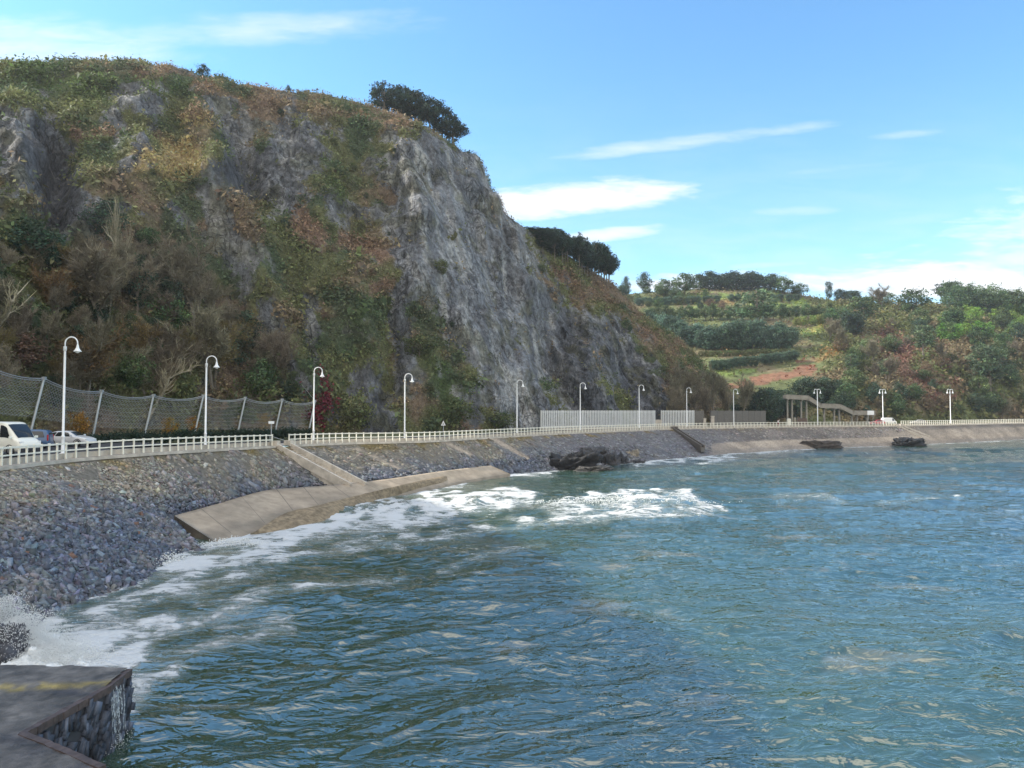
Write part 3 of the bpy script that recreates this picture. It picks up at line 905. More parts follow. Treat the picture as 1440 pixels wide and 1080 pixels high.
def cliff_colour(px, py, V, strata):
    n1 = fbm(V / 14.0, 4, 300); n2 = fbm(V / 4.0, 4, 310); n3 = fbm(V / 1.4, 3, 320)
    rock = rock_mask(px, py, V)
    st = ridged(strata / 1.3, 3, 340)
    thr = rock + 0.40 * n2 + 0.20 * n3 + 0.20 * np.clip(ridged(strata / 5.0, 3, 345), 0, 1) * sstep(py, 520, 380)
    rk = sstep(thr + 0.14 * st, 0.30, 0.52)
    # ground cover
    olive, brown, rust, tan = (np.array(c) for c in ((0.125, 0.130, 0.062), (0.185, 0.138, 0.098), (0.205, 0.138, 0.102), (0.34, 0.26, 0.145)))
    dgrn = np.array((0.062, 0.088, 0.048))
    def mixc(a, b, f): return a * (1 - f[..., None]) + b * f[..., None]
    g = mixc(np.broadcast_to(olive, V.shape), brown, sstep(n1 + 0.5 * n2, -0.25, 0.45))
    g = mixc(g, dgrn, sstep(fbm(V / 7.0, 4, 330), 0.12, 0.5) * 0.85)
    def area(lst):
        r = 0
        for (x0, y0, x1, y1, wd, a) in lst: r = np.maximum(r, a * capsule(px, py, x0, y0, x1, y1, wd))
        return r
    ru = area(((110, 185, 160, 195, 17, 1), (420, 300, 440, 340, 22, 1), (480, 340, 550, 360, 22, 0.9), (520, 400, 560, 380, 18, 0.8), (640, 220, 650, 260, 24, 0.75), (470, 160, 580, 172, 16, 0.65), (270, 125, 370, 150, 20, 0.65), (120, 90, 330, 118, 7, 0.6),
               (350, 250, 370, 270, 14, 0.8), (250, 165, 300, 165, 14, 0.7), (340, 440, 360, 450, 14, 0.7), (560, 180, 590, 210, 14, 0.6), (800, 400, 960, 500, 42, 0.6), (780, 385, 800, 400, 16, 0.9), (600, 200, 660, 225, 12, .5), (700, 268, 706, 300, 8, 1.0), (440, 140, 520, 165, 9, 0.6), (150, 205, 160, 220, 12, 0.7), (650, 590, 680, 600, 9, .8)))
    ta = area(((205, 225, 270, 225, 24, 1.05), (225, 250, 260, 245, 14, 0.9), (260, 175, 310, 178, 14, 0.65), (310, 130, 345, 140, 16, 0.5), (550, 330, 560, 340, 16, 0.5), (180, 230, 190, 260, 12, .5), (480, 520, 520, 560, 18, 0.55), (440, 560, 460, 590, 16, 0.5), (555, 205, 565, 215, 10, 0.8)))
    gr = area(((30, 110, 120, 130, 28, 0.9), (150, 120, 260, 130, 22, 0.8), (230, 175, 260, 180, 20, 0.6), (440, 150, 520, 155, 9, 0.8), (140, 130, 150, 150, 12, .8), (430, 250, 470, 280, 26, 0.7), (500, 260, 540, 300, 28, .6), (500, 440, 530, 400, 22, 0.6), (600, 500, 640, 560, 24, 0.7), (10, 240, 20, 270, 30, 0.7), (20, 400, 200, 480, 50, 0.5), (940, 470, 980, 520, 18, 0.9)))
    g = mixc(g, np.array((0.075, 0.105, 0.040)), sstep(gr + 0.3 * n2, 0.35, 0.75) * 0.8)
    g = mixc(g, rust, sstep(ru + 0.45 * n2 + 0.15 * n3, 0.42, 0.8))
    g = mixc(g, tan, sstep(ta + 0.4 * n2 + 0.15 * n3, 0.42, 0.8))
    # rock (colour)
    st_ = ridged(strata / np.array((1.3, 1.3, 1.3)), 3, 340)
    vs = fbm(np.stack([V[..., 0] / 1.6 + V[..., 2] * 0.05, V[..., 1] / 6, V[..., 2] / 16], -1), 4, 350)
    rc = mixc(np.broadcast_to(np.array((0.148, 0.157, 0.172)), V.shape), np.array((0.218, 0.220, 0.220)), sstep(vs + 0.3 * st, 0.05, 0.6))
    rc = mixc(rc, np.array((0.085, 0.088, 0.098)), sstep(-vs + 0.3 * n2, 0.15, 0.65) * 0.7)
    dk = area(((60, 190, 95, 300, 36, 1.0), (320, 230, 345, 260, 28, 0.9), (795, 470, 845, 590, 36, 1.0), (850, 480, 935, 590, 36, 0.8), (500, 550, 540, 600, 26, 0.9), (560, 430, 570, 540, 16, 0.7), (395, 480, 415, 600, 12, 0.6)))
    rc = mixc(rc, np.array((0.070, 0.075, 0.088)), sstep(dk + 0.4 * n2, 0.35, 0.8) * 0.8)
    pale = area(((290, 290, 330, 360, 14, 0.9), (750, 460, 780, 570, 5, 1.0), (860, 470, 870, 520, 6, 0.5), (410, 200, 420, 240, 24, 0.6), (590, 220, 580, 260, 16, 0.7), (700, 490, 750, 590, 22, 0.85), (575, 300, 600, 360, 14, 0.5)))
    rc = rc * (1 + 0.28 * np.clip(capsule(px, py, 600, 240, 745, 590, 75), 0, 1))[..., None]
    rc = mixc(rc, np.array((0.31, 0.305, 0.29)), sstep(pale + 0.35 * vs + 0.2 * st, 0.45, 0.9) * 0.75)
    mossy = sstep(n2 + 0.5 * n1, 0.25, 0.7)
    rc = mixc(rc, np.array((0.10, 0.10, 0.055)), mossy * 0.55)
    crk = sstep(ridged(np.stack([strata[..., 0] / 1.9, strata[..., 1] / 3, V[..., 2] / 3.4], -1), 3, 360), 0.55, 0.85)[..., None]
    rc = rc * (1 + 0.22 * st[..., None] + 0.18 * n3[..., None]) * (1 - 0.5 * crk)
    # dark lines of the netting cables on the slab
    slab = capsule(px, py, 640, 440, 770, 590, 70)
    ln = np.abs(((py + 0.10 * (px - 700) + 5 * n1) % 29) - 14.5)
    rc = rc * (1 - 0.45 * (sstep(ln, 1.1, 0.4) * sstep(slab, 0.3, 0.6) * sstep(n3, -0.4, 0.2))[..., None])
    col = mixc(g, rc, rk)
    veg = np.clip((1 - rk) * (0.55 + 0.35 * sstep(n2, -0.4, 0.5)) + 0.008, 0, 1)
    return np.clip(col * 1.2, 0.01, 0.6), veg, g, rk


build_cliff()


def cards(cen, nrm, size, col, per, spread, up_bias=0.5, asp=0.55, seed=1):
    """leaf-sized four-cornered blades scattered round centres; returns V, F, C"""
    r = np.random.default_rng(seed)
    N = len(cen) * per
    c = np.repeat(cen, per, 0) + r.normal(0, 1, (N, 3)) * np.repeat(spread, per)[:, None]
    n = np.repeat(nrm, per, 0) * up_bias + r.normal(0, 1, (N, 3)) * 0.75
    n /= np.linalg.norm(n, axis=1, keepdims=True)
    a = r.normal(0, 1, (N, 3)); a -= n * (a * n).sum(1, keepdims=True); a /= np.linalg.norm(a, axis=1, keepdims=True)
    b = np.cross(n, a)
    s = np.repeat(size, per) * r.uniform(0.6, 1.4, N)
    s1, s2 = s[:, None] * a, s[:, None] * asp * b
    V = np.stack([c - s1, c - s2 * 1.0 - s1 * 0.1, c + s1, c + s2 + s1 * 0.15], 1)
    C = np.repeat(np.repeat(col, per, 0) * r.lognormal(0, 0.17, (N, 1)) * r.normal(1, 0.04, (N, 3)), 4, 0)
    Fc = np.arange(N * 4).reshape(N, 4)
    return V.reshape(-1, 3), Fc, np.clip(C, 0.004, 0.6)


def grid_normals(V):
    a = np.gradient(V, axis=0); b = np.gradient(V, axis=1)
    n = np.cross(b, a); n /= np.maximum(np.linalg.norm(n, axis=-1, keepdims=True), 1e-9)
    # outward = toward the viewer's side or up
    s = np.where(n[..., 1:2] - n[..., 2:3] > 0, -1, 1)
    return n * s


def sample_grid(V, wgt, n, seed):
    """random points on a grid surface in proportion to area x weight"""
    r = np.random.default_rng(seed)
    a = np.linalg.norm(np.cross(V[1:, :-1] - V[:-1, :-1], V[:-1, 1:] - V[:-1, :-1]), axis=-1) * wgt[:-1, :-1]
    cdf = np.cumsum(a.ravel()); i = np.searchsorted(cdf, r.random(n) * cdf[-1])
    return np.unravel_index(np.minimum(i, a.size - 1), a.shape), r.random(n), r.random(n)


def build_cliff_cover():
    V = CL['V']; N = grid_normals(V)
    wgt = CL['veg'].copy()
    wgt *= ((CL['ipx'] > -120) & (CL['t'][:, None] < 1.12))
    (i, j), u, v = sample_grid(V, wgt, 72000, 11)
    p = V[i, j] + (V[i + 1, j] - V[i, j]) * u[:, None] + (V[i, j + 1] - V[i, j]) * v[:, None]
    n = N[i, j]; c = CL['leaf'][i, j]
    k = fbm(p / 3.5, 3, 400); hgt = np.clip(0.3 + 0.9 * k, 0.08, 1.2) * (1 - 0.6 * sstep(CL['t'][i], 0.93, 1.0))
    p = p + n * hgt[:, None] * 0.35 + np.array((0, 0, 1)) * hgt[:, None] * 0.35
    size = 0.14 + 0.18 * np.clip(hgt, 0, 1.2)
    size = size * rng.lognormal(0, 0.35, len(p))
    Vv, Fc, C = cards(p, n * 0.6 + np.array((0, 0, 0.6)), size, c * 1.38 * rng.lognormal(0, 0.24, (len(p), 1)), 5, 0.35 + 0.4 * hgt, 0.7, 0.5, 12)
    o = link('undergrowth', mesh_np('undergrowth', Vv, Fc, M_cover, C))
    tag(o, 'rough bracken, gorse and grass growing over the tall cliff', 'undergrowth', kind='stuff')


build_cliff_cover()


def shade_headland():
    # unseen cliff beside and behind the viewer, added to shade the near shore
    A = catmull([(-84, 86, 5), (-74, 62, 5), (-66, 30, 5), (-64, -10, 5), (-66, -80, 5)], 90); B = catmull([(-128, 108, 74), (-124, 78, 84), (-116, 38, 84), (-112, -10, 78), (-114, -80, 56)], 90); C3 = B + np.array((-70, 0, -8))
    rows = [A * (1 - k ** 1.3) * np.array((1, 1, 0)) + B * k ** 1.3 * np.array((1, 1, 0)) + (A * (1 - k) + B * k) * np.array((0, 0, 1)) for k in np.linspace(0, 1, 60)] + [B * (1 - k) + C3 * k for k in np.linspace(0.1, 1, 8)]
    V = np.array(rows); V[1:, :, :2] += (2.5 * fbm(V / 15, 4, 900))[1:, :, None] * np.array((1, 0.3))
    n = fbm(V / 8, 4, 905)[..., None]; c = np.where(n > 0.25, np.array((0.16, 0.165, 0.175)), np.array((0.13, 0.12, 0.065)))
    tag(link('shade_headland', mesh_np('shade_headland', V, grid_faces(*V.shape[:2]), M_cliff, c, attrs={'rock': (n > 0.25).astype(float)})), kind='structure')


shade_headland()

# ------------------------------------------------------------------ far hillside beyond the bay
HB_D = [(700, 250), (900, 240), (1000, 238), (1100, 236), (1250, 244), (1440, 276), (1700, 310), (2100, 330)]
HC_D = [(700, 430), (1000, 450), (1200, 430), (1440, 430), (2100, 440)]
HC_Y = [(700, 420), (860, 413), (900, 410), (960, 406), (1020, 400), (1080, 402), (1130, 413), (1200, 426), (1250, 432), (1300, 430), (1340, 428), (1440, 436), (1600, 425), (2100, 440)]
HL = {}


def build_hill():
    px = np.linspace(720, 2100, 420); t = np.concatenate([np.linspace(0, 1, 190), 1 + np.linspace(0.02, 1, 14)])
    bd = table(HB_D, px, 25); cd = table(HC_D, px, 30); cy = table(HC_Y, px, 12)
    Cp = P(px, cy, cd); Cp[:, 2] -= 1.0
    T = np.clip(t, 0, 1)[:, None]
    q = T * np.ones((1, len(px)))
    d = bd[None] * (1 - q) + cd[None] * q + np.clip(t - 1, 0, 9)[:, None] * 160
    pw = table([(720, 0.95), (1120, 0.9), (1220, 0.72), (1330, 0.62), (2100, 0.62)], px, 20)
    z = 4.7 + (Cp[None, :, 2] - 4.7) * T ** pw[None] - np.clip(t - 1, 0, 9)[:, None] * 22
    X = (px - 720)[None] / F * d
    V = np.stack([X, d * np.ones_like(X), z], -1)
    fade = sstep(t, 0, 0.08)[:, None] * sstep(t, 1, 0.93)[:, None]
    V[..., 2] += (3.5 * fbm(V / 40, 3, 500) + 1.2 * fbm(V / 12, 3, 505)) * fade * table([(720, 0.4), (1120, 0.5), (1220, 1.2), (2100, 1.2)], px)[None]
    ipx, ipy = proj(V)
    n1, n2 = fbm(V / 16, 4, 510), fbm(V / 5, 3, 515)
    jx, jy = ipx + 7 * n2, ipy + 4 * n2
    def mixc(a, b, f): return a * (1 - f[..., None]) + b * f[..., None]
    c = mixc(np.broadcast_to(np.array((0.125, 0.145, 0.062)), V.shape), np.array((0.17, 0.145, 0.085)), sstep(n1, -0.2, 0.4))
    def area(lst):
        r = 0
        for (x0, y0, x1, y1, wd, a) in lst: r = np.maximum(r, a * capsule(jx, jy, x0, y0, x1, y1, wd))
        return r
    c = mixc(c, np.array((0.215, 0.115, 0.072)), sstep(area(((1012, 545, 1142, 519, 8, 1.1), (1120, 508, 1160, 503, 6, .7))) + 0.3 * n2, 0.4, 0.7))
    c = mixc(c, np.array((0.25, 0.18, 0.08)), sstep(area(((1020, 512, 1080, 508, 4, .7), (1150, 505, 1185, 490, 7, .9), (1000, 420, 1030, 425, 6, .9), (1000, 497, 1110, 494, 3, .8))) + 0.3 * n2, 0.4, 0.7))
    c = mixc(c, np.array((0.17, 0.23, 0.07)), sstep(area(((960, 418, 1100, 418, 6, .8), (1060, 432, 1130, 425, 7, .9), (1000, 528, 1060, 520, 5, .8), (900, 404, 940, 404, 6, .7), (1130, 470, 1200, 450, 6, .8), (970, 432, 1010, 430, 5, .7))) + 0.3 * n2, 0.4, 0.7))
    c = mixc(c, np.array((0.36, 0.33, 0.11)), sstep(area(((1122, 467, 1190, 455, 2.4, 1.2), (1200, 452, 1235, 447, 2, .8))) + 0.15 * n2, 0.5, 0.75))
    c = mixc(c, np.array((0.20, 0.125, 0.09)), sstep(area(((1240, 480, 1275, 500, 20, .9), (1290, 530, 1330, 560, 24, .9), (1320, 500, 1350, 500, 14, .6), (1260, 510, 1300, 540, 14, .7))) + 0.4 * n2, 0.4, 0.75))
    HL.update(V=V, ipx=ipx, ipy=ipy, t=t, leaf=c)
    o = link('hillside', mesh_np('hillside', V, grid_faces(len(t), len(px)), M_hill, c))
    tag(o, kind='structure')
    # scrub over it
    N = grid_normals(V)
    wgt = (ipx > 840) * (ipx < 1560) * (t[:, None] < 1.06) * (0.22 + 1.0 * sstep(ipx, 1100, 1200)) * np.where(sstep(area(((1012, 545, 1142, 519, 12, 1.0), (1122, 467, 1235, 447, 5, 1))), 0.3, 0.6) > 0.5, 0.25, 1.0)
    (i, j), u, v = sample_grid(V, wgt, 26000, 21)
    p = V[i, j] + (V[i + 1, j] - V[i, j]) * u[:, None] + (V[i, j + 1] - V[i, j]) * v[:, None]
    k = np.clip(0.7 + 1.0 * fbm(p / 8, 3, 520), 0.15, 2.0) * (0.35 + 0.65 * sstep(ipx[i, j], 1130, 1200))
    p[:, 2] += k * 0.8
    Vv, Fc, C = cards(p, np.repeat(np.array([[0, -0.3, 0.9]]), len(p), 0), 0.45 + 0.3 * k, c[i, j] * 1.2, 5, 0.5 + 0.7 * k, 0.7, 0.55, 22)
    o = link('scrub', mesh_np('scrub', Vv, Fc, M_cover, C))
    tag(o, 'low brown and green scrub covering the far hillside', 'scrub', kind='stuff')


build_hill()

# ------------------------------------------------------------------ plants
def on_cliff(px, py):
    k = np.argmin((CL['ipx'] - px) ** 2 + (CL['ipy'] - py) ** 2 + np.where(CL['t'][:, None] > 1.0, 1e5, 0))
    return CL['V'].reshape(-1, 3)[k].copy()


def on_hill(px, py):
    k = np.argmin((HL['ipx'] - px) ** 2 + (HL['ipy'] - py) ** 2 + np.where(HL['t'][:, None] > 1.0, 1e5, 0))
    return HL['V'].reshape(-1, 3)[k].copy()


def twigs(base, dirs, L, wd, col, seed):
    r = np.random.default_rng(seed); N = len(base)
    d = dirs / np.linalg.norm(dirs, axis=1, keepdims=True)
    sd = np.cross(d, r.normal(0, 1, (N, 3))); sd /= np.linalg.norm(sd, axis=1, keepdims=True)
    tip = base + d * L[:, None]; mid = base + d * L[:, None] * 0.5 + r.normal(0, 0.06, (N, 3)) * L[:, None]
    V = np.stack([base - sd * wd[:, None], base + sd * wd[:, None], tip + sd * wd[:, None] * 0.3, tip - sd * wd[:, None] * 0.3], 1)
    C = np.repeat(col * r.lognormal(0, 0.22, (N, 1)), 4, 0)
    return V.reshape(-1, 3), np.arange(N * 4).reshape(N, 4), np.clip(C, 0.01, 0.6)


def branching(h, lean, levels, seed, up=0.5, first=0.3, kids=(3, 5)):
    """limb segments (a, b, ra, rb, level)"""
    r = np.random.default_rng(seed); out = []
    def grow(p, d, L, rad_, lv):
        n = 3
        q = p
        for k in range(n):
            d2 = d + r.normal(0, 0.14, 3) + np.array((0, 0, 0.08 * up)); d2 /= np.linalg.norm(d2)
            e = q + d2 * L / n
            out.append((q, e, rad_ * (1 - 0.25 * k / n), rad_ * (1 - 0.25 * (k + 1) / n), lv))
            if lv < levels and (k > 0 or lv > 0):
                for _ in range(int(r.integers(kids[0] - 1, kids[1]))):
                    a = r.normal(0, 1, 3); a[2] = abs(a[2]) * up; s_ = d2 * 0.55 + a / np.linalg.norm(a) * 0.85
                    grow(q + (e - q) * r.uniform(0.3, 1), s_ / np.linalg.norm(s_), L * r.uniform(0.45, 0.72), rad_ * 0.5, lv + 1)
            q, d = e, d2
    grow(np.zeros(3), np.array((lean, 0, 1.0)), h * 0.62, h * 0.022, 0)
    return out


KIND = {}


def tree_parts(kind, seed, h=10.0):
    """unit-height plant (10 m): returns trunk MB, crown (V, F, C)"""
    r = np.random.default_rng(seed)
    mb = MB(); VV, FF, CC = [], [], []
    def addc(t):
        b = sum(len(v) for v in VV); VV.append(t[0]); FF.append(t[1] + b); CC.append(t[2])
    if kind in ('bare', 'pale', 'ochre'):
        segs = branching(h, 0.1, 2, seed, 0.9 if kind != 'pale' else 1.6, kids=(3, 5) if kind != 'pale' else (4, 6))
        for a, b, ra, rb, lv in segs: mb.tube([a, b], [ra, rb], 5 if lv < 2 else 3, cap=False)
        seg2 = [s_ for s_ in segs if s_[4] >= 1]
        A = np.array([s_[0] for s_ in seg2]); B = np.array([s_[1] for s_ in seg2])
        m = {'bare': 4200, 'pale': 1200, 'ochre': 2200}[kind]
        i = r.integers(0, len(A), m); u = r.random((m, 1)); p = A[i] * (1 - u) + B[i] * u
        d = (B[i] - A[i]); d = d / np.linalg.norm(d, axis=1, keepdims=True) * 0.6 + r.normal(0, 0.55, (m, 3)) + np.array((0, 0, 0.35))
        c = {'bare': (0.215, 0.188, 0.138), 'pale': (0.36, 0.33, 0.22), 'ochre': (0.22, 0.165, 0.085)}[kind]
        addc(twigs(p, d, r.uniform(0.5, 1.4, m), r.uniform(0.012, 0.03, m) * (1.6 if kind == 'bare' else 1.2), np.array(c), seed))
        if kind != 'pale':
            m2 = 500 if kind == 'bare' else 2000
            i = r.integers(0, m, m2)
            addc(cards(p[i] + r.normal(0, 0.35, (m2, 3)), np.repeat([[0, 0, 1.0]], m2, 0), np.full(m2, 0.17), np.repeat([np.array(c) * 0.95], m2, 0), 1, np.full(m2, 0.2), 0.3, 0.5, seed + 1))
    else:
        spec = {  # crown centre height, radii, clusters, cluster radius, card size, colour, trunk top
            'round': (5.6, (4.3, 4.3, 4.3), 70, 1.15, 0.30, (0.090, 0.128, 0.062), 5.0),
            'dark': (5.2, (3.6, 3.6, 4.7), 70, 1.05, 0.28, (0.055, 0.084, 0.054), 5.0),
            'hedge': (5.0, (3.2, 3.2, 5.0), 80, 0.95, 0.26, (0.100, 0.150, 0.108), 3.0),
            'bush': (3.9, (5.6, 5.6, 4.9), 60, 1.5, 0.36, (0.105, 0.125, 0.06), 2.5),
            'lime': (4.8, (5.2, 5.2, 5.0), 60, 1.4, 0.42, (0.22, 0.25, 0.09), 3.0),
            'rust': (4.6, (4.9, 4.9, 4.8), 60, 1.4, 0.30, (0.17, 0.118, 0.085), 3.0),
            'red': (5.0, (2.8, 2.0, 5.0), 80, 0.8, 0.24, (0.16, 0.042, 0.042), 4.0),
            'gold': (5.0, (4.0, 4.0, 5.0), 36, 1.2, 0.34, (0.30, 0.18, 0.06), 5.0),
            'bamboo': (5.2, (4.4, 4.4, 5.0), 70, 1.0, 0.34, (0.17, 0.26, 0.075), 4.0),
            'pine': (7.0, (4.4, 4.4, 3.0), 75, 0.85, 0.24, (0.034, 0.055, 0.040), 9.0),
            'tallpine': (6.6, (3.1, 3.1, 3.4), 60, 0.75, 0.24, (0.11, 0.15, 0.085), 9.2)}[kind]
        cz, (rx, ry, rz), nc, cr, cs, c, tt = spec
        d = r.normal(0, 1, (nc, 3)); d /= np.linalg.norm(d, axis=1, keepdims=True)
        rr = r.uniform(0.25, 1.0, nc) ** 0.45
        lump = 1 + 0.30 * fbm(d * 1.7 + seed, 2, seed)
        cen = d * rr[:, None] * lump[:, None] * np.array((rx, ry, rz)) * 0.86 + np.array((0, 0, cz))
        cen[:, 2] = np.maximum(cen[:, 2], 0.6 if kind not in ('pine', 'tallpine') else 3.2)
        ccol = np.array(c) * r.lognormal(0, 0.24, (nc, 1)) * r.normal(1, 0.05, (nc, 3))
        flat = 0.5 if kind in ('pine', 'tallpine') else 0.8
        per = 52 if kind in ('pine', 'hedge') else 32
        q = np.repeat(cen, per, 0) + r.normal(0, 1, (nc * per, 3)) * np.array((1, 1, flat)) * cr * 0.55
        nn = np.repeat(d, per, 0) * 0.5 + np.array((0, 0, 0.5))
        addc(cards(q, nn, np.full(len(q), cs), np.repeat(ccol, per, 0), 1, np.full(len(q), 0.05), 0.8, 0.5, seed + 5))
        bend = r.normal(0, 0.25, 2)
        mb.tube([(0, 0, -0.5), (bend[0] * 0.3, bend[1] * 0.3, tt * 0.5), (bend[0], bend[1], tt)], [0.26, 0.20, 0.07], 7)
        for k in range(0, nc, 5 if kind != 'pine' else 3):
            z0 = min(max(cen[k, 2] - 1.2, 0.6), tt - 0.3)
            st = np.array((bend[0] * z0 / tt, bend[1] * z0 / tt, z0))
            mb.tube([st, (st + cen[k]) / 2 + np.array((0, 0, -0.1)), cen[k]], [0.09, 0.06, 0.03], 4, cap=False)
    return mb, (np.vstack(VV), np.vstack(FF), np.vstack(CC))


KNAME = {'bare': 'leafless_tree', 'pale': 'bare_tree', 'ochre': 'ochre_shrub', 'round': 'broadleaf_tree', 'dark': 'evergreen_tree', 'hedge': 'windbreak_tree', 'bush': 'shrub', 'lime': 'lime_shrub',
         'rust': 'bracken_bush', 'red': 'red_creeper', 'gold': 'golden_sapling', 'bamboo': 'bamboo_clump', 'pine': 'pine_tree', 'tallpine': 'tall_pine_tree'}
KCAT = {'bare': 'tree', 'pale': 'tree', 'ochre': 'shrub', 'round': 'tree', 'dark': 'tree', 'hedge': 'tree', 'bush': 'shrub', 'lime': 'shrub', 'rust': 'shrub', 'red': 'creeper', 'gold': 'sapling', 'bamboo': 'bamboo', 'pine': 'tree', 'tallpine': 'tree'}
NVAR = {'bare': 3, 'round': 3, 'dark': 2, 'hedge': 2, 'pine': 3, 'bush': 2}
PROTO = {}


def plant(kind, loc, h, label, group=None, wide=1.0, var=None):
    """a plant of that kind, h metres tall, standing at loc"""
    v = (int(rng.integers(0, NVAR.get(kind, 1))) if var is None else var)
    sc = h / 10.0
    key = (kind, v)
    rz = float(rng.uniform(0, 6.28)) if kind not in ('red',) else 0.0
    loc = (float(loc[0]), float(loc[1]), float(loc[2]) - 0.02 * h)
    if key not in PROTO:
        mb, (V, Fc, C) = tree_parts(kind, 900 + 37 * v + sum(map(ord, kind)))
        root = empty(KNAME[kind], loc, label, KCAT[kind], group, rz)
        mb.build('trunk', M_palebark if kind == 'pale' else M_bark, root)
        link('crown', mesh_np('crown', V, Fc, M_leaf, C), root)
        PROTO[key] = root
        root.scale = (sc * wide, sc * wide, sc)
        return root
    r = dup(PROTO[key], loc, rz, (sc * wide, sc * wide, sc), label, group, KCAT[kind])
    if not group and 'group' in r: del r['group']
    return r


def hpx(p, n):  # n photo pixels in metres at the distance of p
    return n * p[1] / F


def plant_px(surf, kind, px, py, hp, label, group=None, wpx=None):
    p = surf(px, py); h = hpx(p, hp)
    nat = {'bare': 0.75, 'pale': 0.7, 'ochre': 0.9, 'round': 0.9, 'dark': 0.75, 'hedge': 0.66, 'bush': 1.2, 'lime': 1.05, 'rust': 1.05, 'red': 0.55, 'gold': 0.8, 'bamboo': 0.9, 'pine': 0.9, 'tallpine': 0.62}[kind]
    return plant(kind, p, h, label, group, (wpx / hp / nat) if wpx else 1.0)


# at the foot of the cliff, near end
for kind, px, py, hp, wp, lab in (
        ('pale', 22, 505, 130, 105, 'pale bare tree with upswept branches at the near end of the cliff foot'),
        ('ochre', 122, 572, 120, 118, 'big ochre bush behind the tallest street lamp'),
        ('bare', 138, 470, 118, 112, 'mauve-brown leafless tree above the ochre bush'),
        ('bare', 272, 470, 130, 96, 'russet-brown leafless tree below the pale rock rib'),
        ('dark', 146, 338, 62, 62, 'dark evergreen high on the cliff above the leafless trees'),
        ('dark', 193, 432, 86, 52, 'dark evergreen squeezed between the mauve and russet leafless trees'),
        ('round', 238, 472, 58, 56, 'small mid-green tree in front of the russet leafless tree'),
        ('dark', 42, 372, 74, 80, 'dark shaggy evergreen on the slope above the pale bare tree'),
        ('pale', 208, 590, 108, 78, 'thin pale leafless tree with forked stems just above the rockfall net'),
        ('pale', 168, 420, 130, 34, 'slender upright pale leafless tree on the mid slope'),
        ('rust', 26, 520, 56, 90, 'rusty round bush at the foot of the pale bare tree'),
        ('bare', 300, 560, 120, 90, 'dark brown leafless tree behind the middle of the rockfall net'),
        ('bush', 350, 590, 70, 90, 'dark green bush filling the foot of the slope by the last net posts'),
        ('red', 447, 606, 92, 44, 'dark red creeper hanging on the rock beside the end of the rockfall net'),
        ('bush', 640, 596, 46, 70, 'green-brown bush at the base of the grey slab'),
        ('bush', 500, 600, 60, 70, 'dense dark bush beside the red creeper'),
        ('bush', 700, 602, 30, 62, 'low green bush in front of the grey slab before the picket barrier'),
        ('round', 205, 352, 34, 40, 'dark rounded bush on the tan grass shoulder'),
        ('bush', 590, 500, 40, 66, 'dark tuft of bushes low on the grey slab'),
        ('bush', 620, 385, 26, 24, 'green tuft growing in the middle of the grey slab')):
    plant_px(on_cliff, kind, px, py, hp, lab, None, wp)
G1 = 'leafless trees and bushes crowding the foot of the cliff'
for k in range(84):
    px = float(rng.uniform(-60, 420)); py = float(rng.uniform(380 + max(0, px - 200) * 0.8, 594))
    kind = rng.choice(['bare', 'bare', 'bush', 'dark', 'ochre', 'round'], p=[.26, .18, .16, .14, .14, .12])
    lab = {'bare': 'grey-brown leafless tree among the thicket at the cliff foot', 'bush': 'low green-brown bush among the thicket at the cliff foot', 'dark': 'dark evergreen among the thicket at the cliff foot',
           'ochre': 'ochre twiggy shrub among the thicket at the cliff foot', 'round': 'green broadleaf tree among the thicket at the cliff foot'}[kind]
    plant_px(on_cliff, kind, px, py, float(rng.uniform(48, 92)) * (0.5 if kind == 'bush' else 0.72 if kind in ('dark', 'round') else 1), lab, G1)
G2 = 'bushes dotted over the cliff face'
for k in range(100):
    px = float(rng.uniform(0, 960)); py = float(rng.uniform(110, 575))
    cyl = np.interp(px, [a for a, b in CREST_Y], [b for a, b in CREST_Y])
    if py < cyl + 12 or rock_mask(np.array(px), np.array(py), None) > 0.6: continue
    kind = rng.choice(['bush', 'rust', 'dark'], p=[.5, .25, .25])
    plant_px(on_cliff, kind, px, py, float(rng.uniform(7, 19)), {'bush': 'small green bush rooted on the cliff face', 'rust': 'small rusty bush rooted on the cliff face', 'dark': 'small dark bush rooted on the cliff face'}[kind], G2)
# on the cliff top
def crest_loc(px, back):
    d = float(table(CREST_D, px, 25)) + back; y = float(table(CREST_Y, px, 2.5))
    p = P(px, y, d - back); q = P(px, y, d); q[2] = p[2] - back * 0.16
    return q


def crest_plant(kind, px, top, back, lab, group=None, wpx=None):
    p = crest_loc(px, back); h = float(P(px, top, p[1])[2] - p[2])
    nat = {'pine': 0.9, 'bush': 1.2, 'dark': 0.75, 'round': 0.9}[kind]
    plant(kind, p, max(h, 1.0), lab, group, (wpx * p[1] / F / h / nat) if wpx else 1.0)


